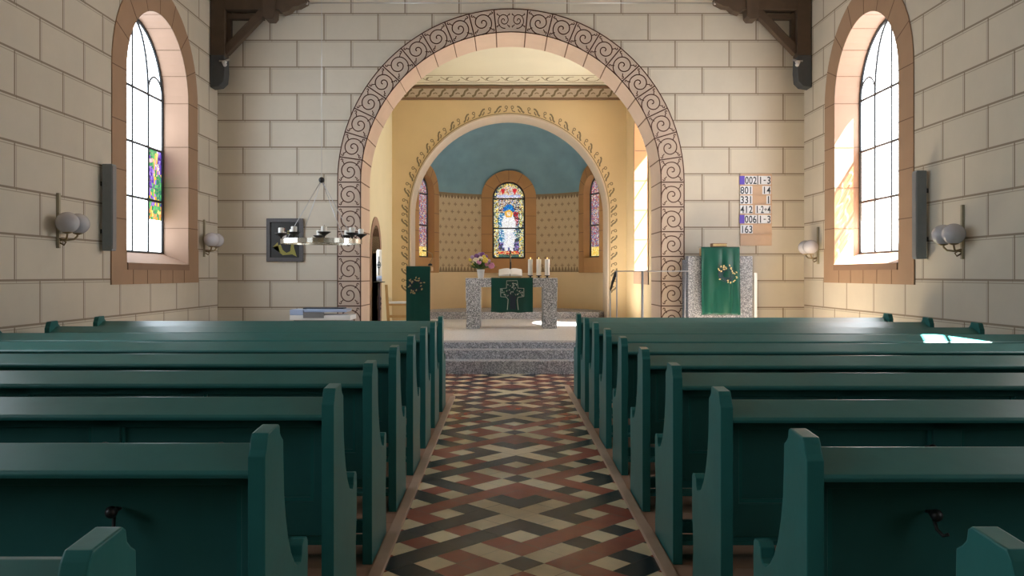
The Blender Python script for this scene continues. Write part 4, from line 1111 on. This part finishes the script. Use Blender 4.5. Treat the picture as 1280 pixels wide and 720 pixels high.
mb = MB(); mb.lathe([(.0475, 0), (.0475, h*.16)], (0, 0, .01), 20); mb.build('ribbon', M['bluelid'], o)

d = 15.6; x = PX(499, d)
o = thing('wooden_chair', 'light wooden chair with a pale seat behind the draped lectern', 'chair', (x, d, PLAT), .15)
for xx, yy, hh in ((-.19, -.2, .80), (-.19, .2, .80), (.2, -.2, .45), (.2, .2, .45)):
    mb = MB(); mb.obox((xx, yy, 0), (xx-(.05 if hh > .5 else 0), yy, hh), .055, .05, up=(1, 0, 0)); mb.build('leg', M['lightwood'], o, bevel=.004)
mb = MB(); mb.box(-.21, .22, -.21, .21, .42, .455); mb.build('seat_frame', M['lightwood'], o, bevel=.006)
mb = MB(); mb.box(-.20, .21, -.2, .2, .455, .49); mb.build('seat_cushion', M['white'], o, bevel=.015)
mb = MB(); mb.box(-.235, -.215, -.19, .19, .68, .79); mb.box(-.225, -.205, -.19, .19, .52, .57); mb.build('back_rail', M['lightwood'], o, bevel=.005)
mb = MB(); mb.box(-.195, .2, -.205, -.185, .2, .23); mb.box(-.195, .2, .185, .205, .2, .23); mb.build('stretcher', M['lightwood'], o)

# ------------------------------------------------------------------ keyboard console, handrail, microphone stand
d = 11.75; x0, x1 = PX(362, d), PX(438, d); zt = PZ(386, d); xm = (x0+x1)/2
o = thing('keyboard_console', 'low white console with a pale blue lid below the ring chandelier', 'console', (xm, d, 0)); hw = (x1-x0)/2
mb = MB(); mb.box(-hw+.04, hw-.04, .06, .42, 0, zt-.13); mb.build('cabinet', M['grey'], o, bevel=.006)
mb = MB(); mb.box(-hw, hw, 0, .46, zt-.16, zt-.09); mb.build('key_bed', M['white'], o, bevel=.008)
mb = MB(); mb.box(-hw, -hw+.19, .0, .44, zt-.09, zt-.012); mb.box(-hw+.19, hw-.06, .03, .44, zt-.05, zt-.012); mb.build('lid', M['bluelid'], o, bevel=.008)
mb = MB(); mb.box(-hw+.19, -hw+.48, -.004, .02, zt-.13, zt-.05); mb.build('control_panel', M['grey'], o)
mb = MB(); mb.box(-hw+.14, hw-.14, .2, .44, zt-.012, zt+.004); mb.build('music_ledge', M['ink'], o)
d = 12.20
o = thing('handrail', 'thin steel handrail standing beside the right foot of the chancel arch', 'handrail', (PX(803, d), d, .304))
zr = PZ(339, d)-.304; xr = PX(803, d)
for px, w in ((771, .010), (803, .018), (856, .012)):
    mb = MB(); mb.tube([(PX(px, d)-xr, 0, -.0), (PX(px, d)-xr, 0, zr)], w, 10); mb.lathe([(.045, 0), (.045, .008)], (PX(px, d)-xr, 0, 0), 14); mb.build('post', M['railing'], o)
mb = MB(); mb.tube([(PX(768, d)-xr, 0, zr), (PX(861, d)-xr, 0, zr)], .007, 8); mb.build('rail', M['railing'], o)
d = 13.9
o = thing('microphone_stand', 'black microphone on a thin stand right of the altar', 'microphone stand', (PX(763, d), d, PLAT))
zq = PZ(362, d)-PLAT
mb = MB(); mb.tube([(0, 0, .02), (0, 0, zq)], .012, 8); mb.build('pole', M['steel'], o)
for k2 in range(3):
    t = 2*PI*k2/3+.4; mb = MB(); mb.tube([(0, 0, .16), (.24*math.cos(t), .24*math.sin(t), .008)], .009, 8); mb.build('leg', M['steel'], o)
mb = MB(); mb.tube([(0, 0, zq-.02), (.04, 0, zq+.13), (.085, 0, zq+.27), (.09, 0, zq+.30)], [.012, .022, .028, .018], 10); mb.build('microphone_head', M['black'], o)

# ------------------------------------------------------------------ light and camera
w = bpy.data.worlds.new('World'); sc.world = w; w.use_nodes = True
bg = w.node_tree.nodes['Background']; bg.inputs[0].default_value = (.75, .87, 1, 1); bg.inputs[1].default_value = 1.6
su = bpy.data.lights.new('Sun', 'SUN'); su.energy = 75; su.angle = math.radians(.53); su.color = (1, .95, .88)
so = bpy.data.objects.new('Sun', su); COL.objects.link(so)
so.rotation_euler = Vector((-1, .35, -1.6)).to_track_quat('-Z', 'Y').to_euler()
so.location = (12, 6, 14)

cam = bpy.data.cameras.new('Camera'); co_ = bpy.data.objects.new('Camera', cam); COL.objects.link(co_)
cam.sensor_width = 36; cam.lens = F/1280*36
cam.shift_x = (640-VX)/1280; cam.shift_y = -(360-VY)/1280
co_.location = (CAMX, 0, CAMZ); co_.rotation_euler = (PI/2, 0, 0)
cam.clip_end = 200; sc.camera = co_
sc.view_settings.view_transform = 'Standard'; sc.view_settings.look = 'None'
sc.view_settings.gamma = 1; sc.view_settings.use_curve_mapping = False
sc.view_settings.exposure = 0.85
sc.cycles.max_bounces = 10; sc.cycles.diffuse_bounces = 6
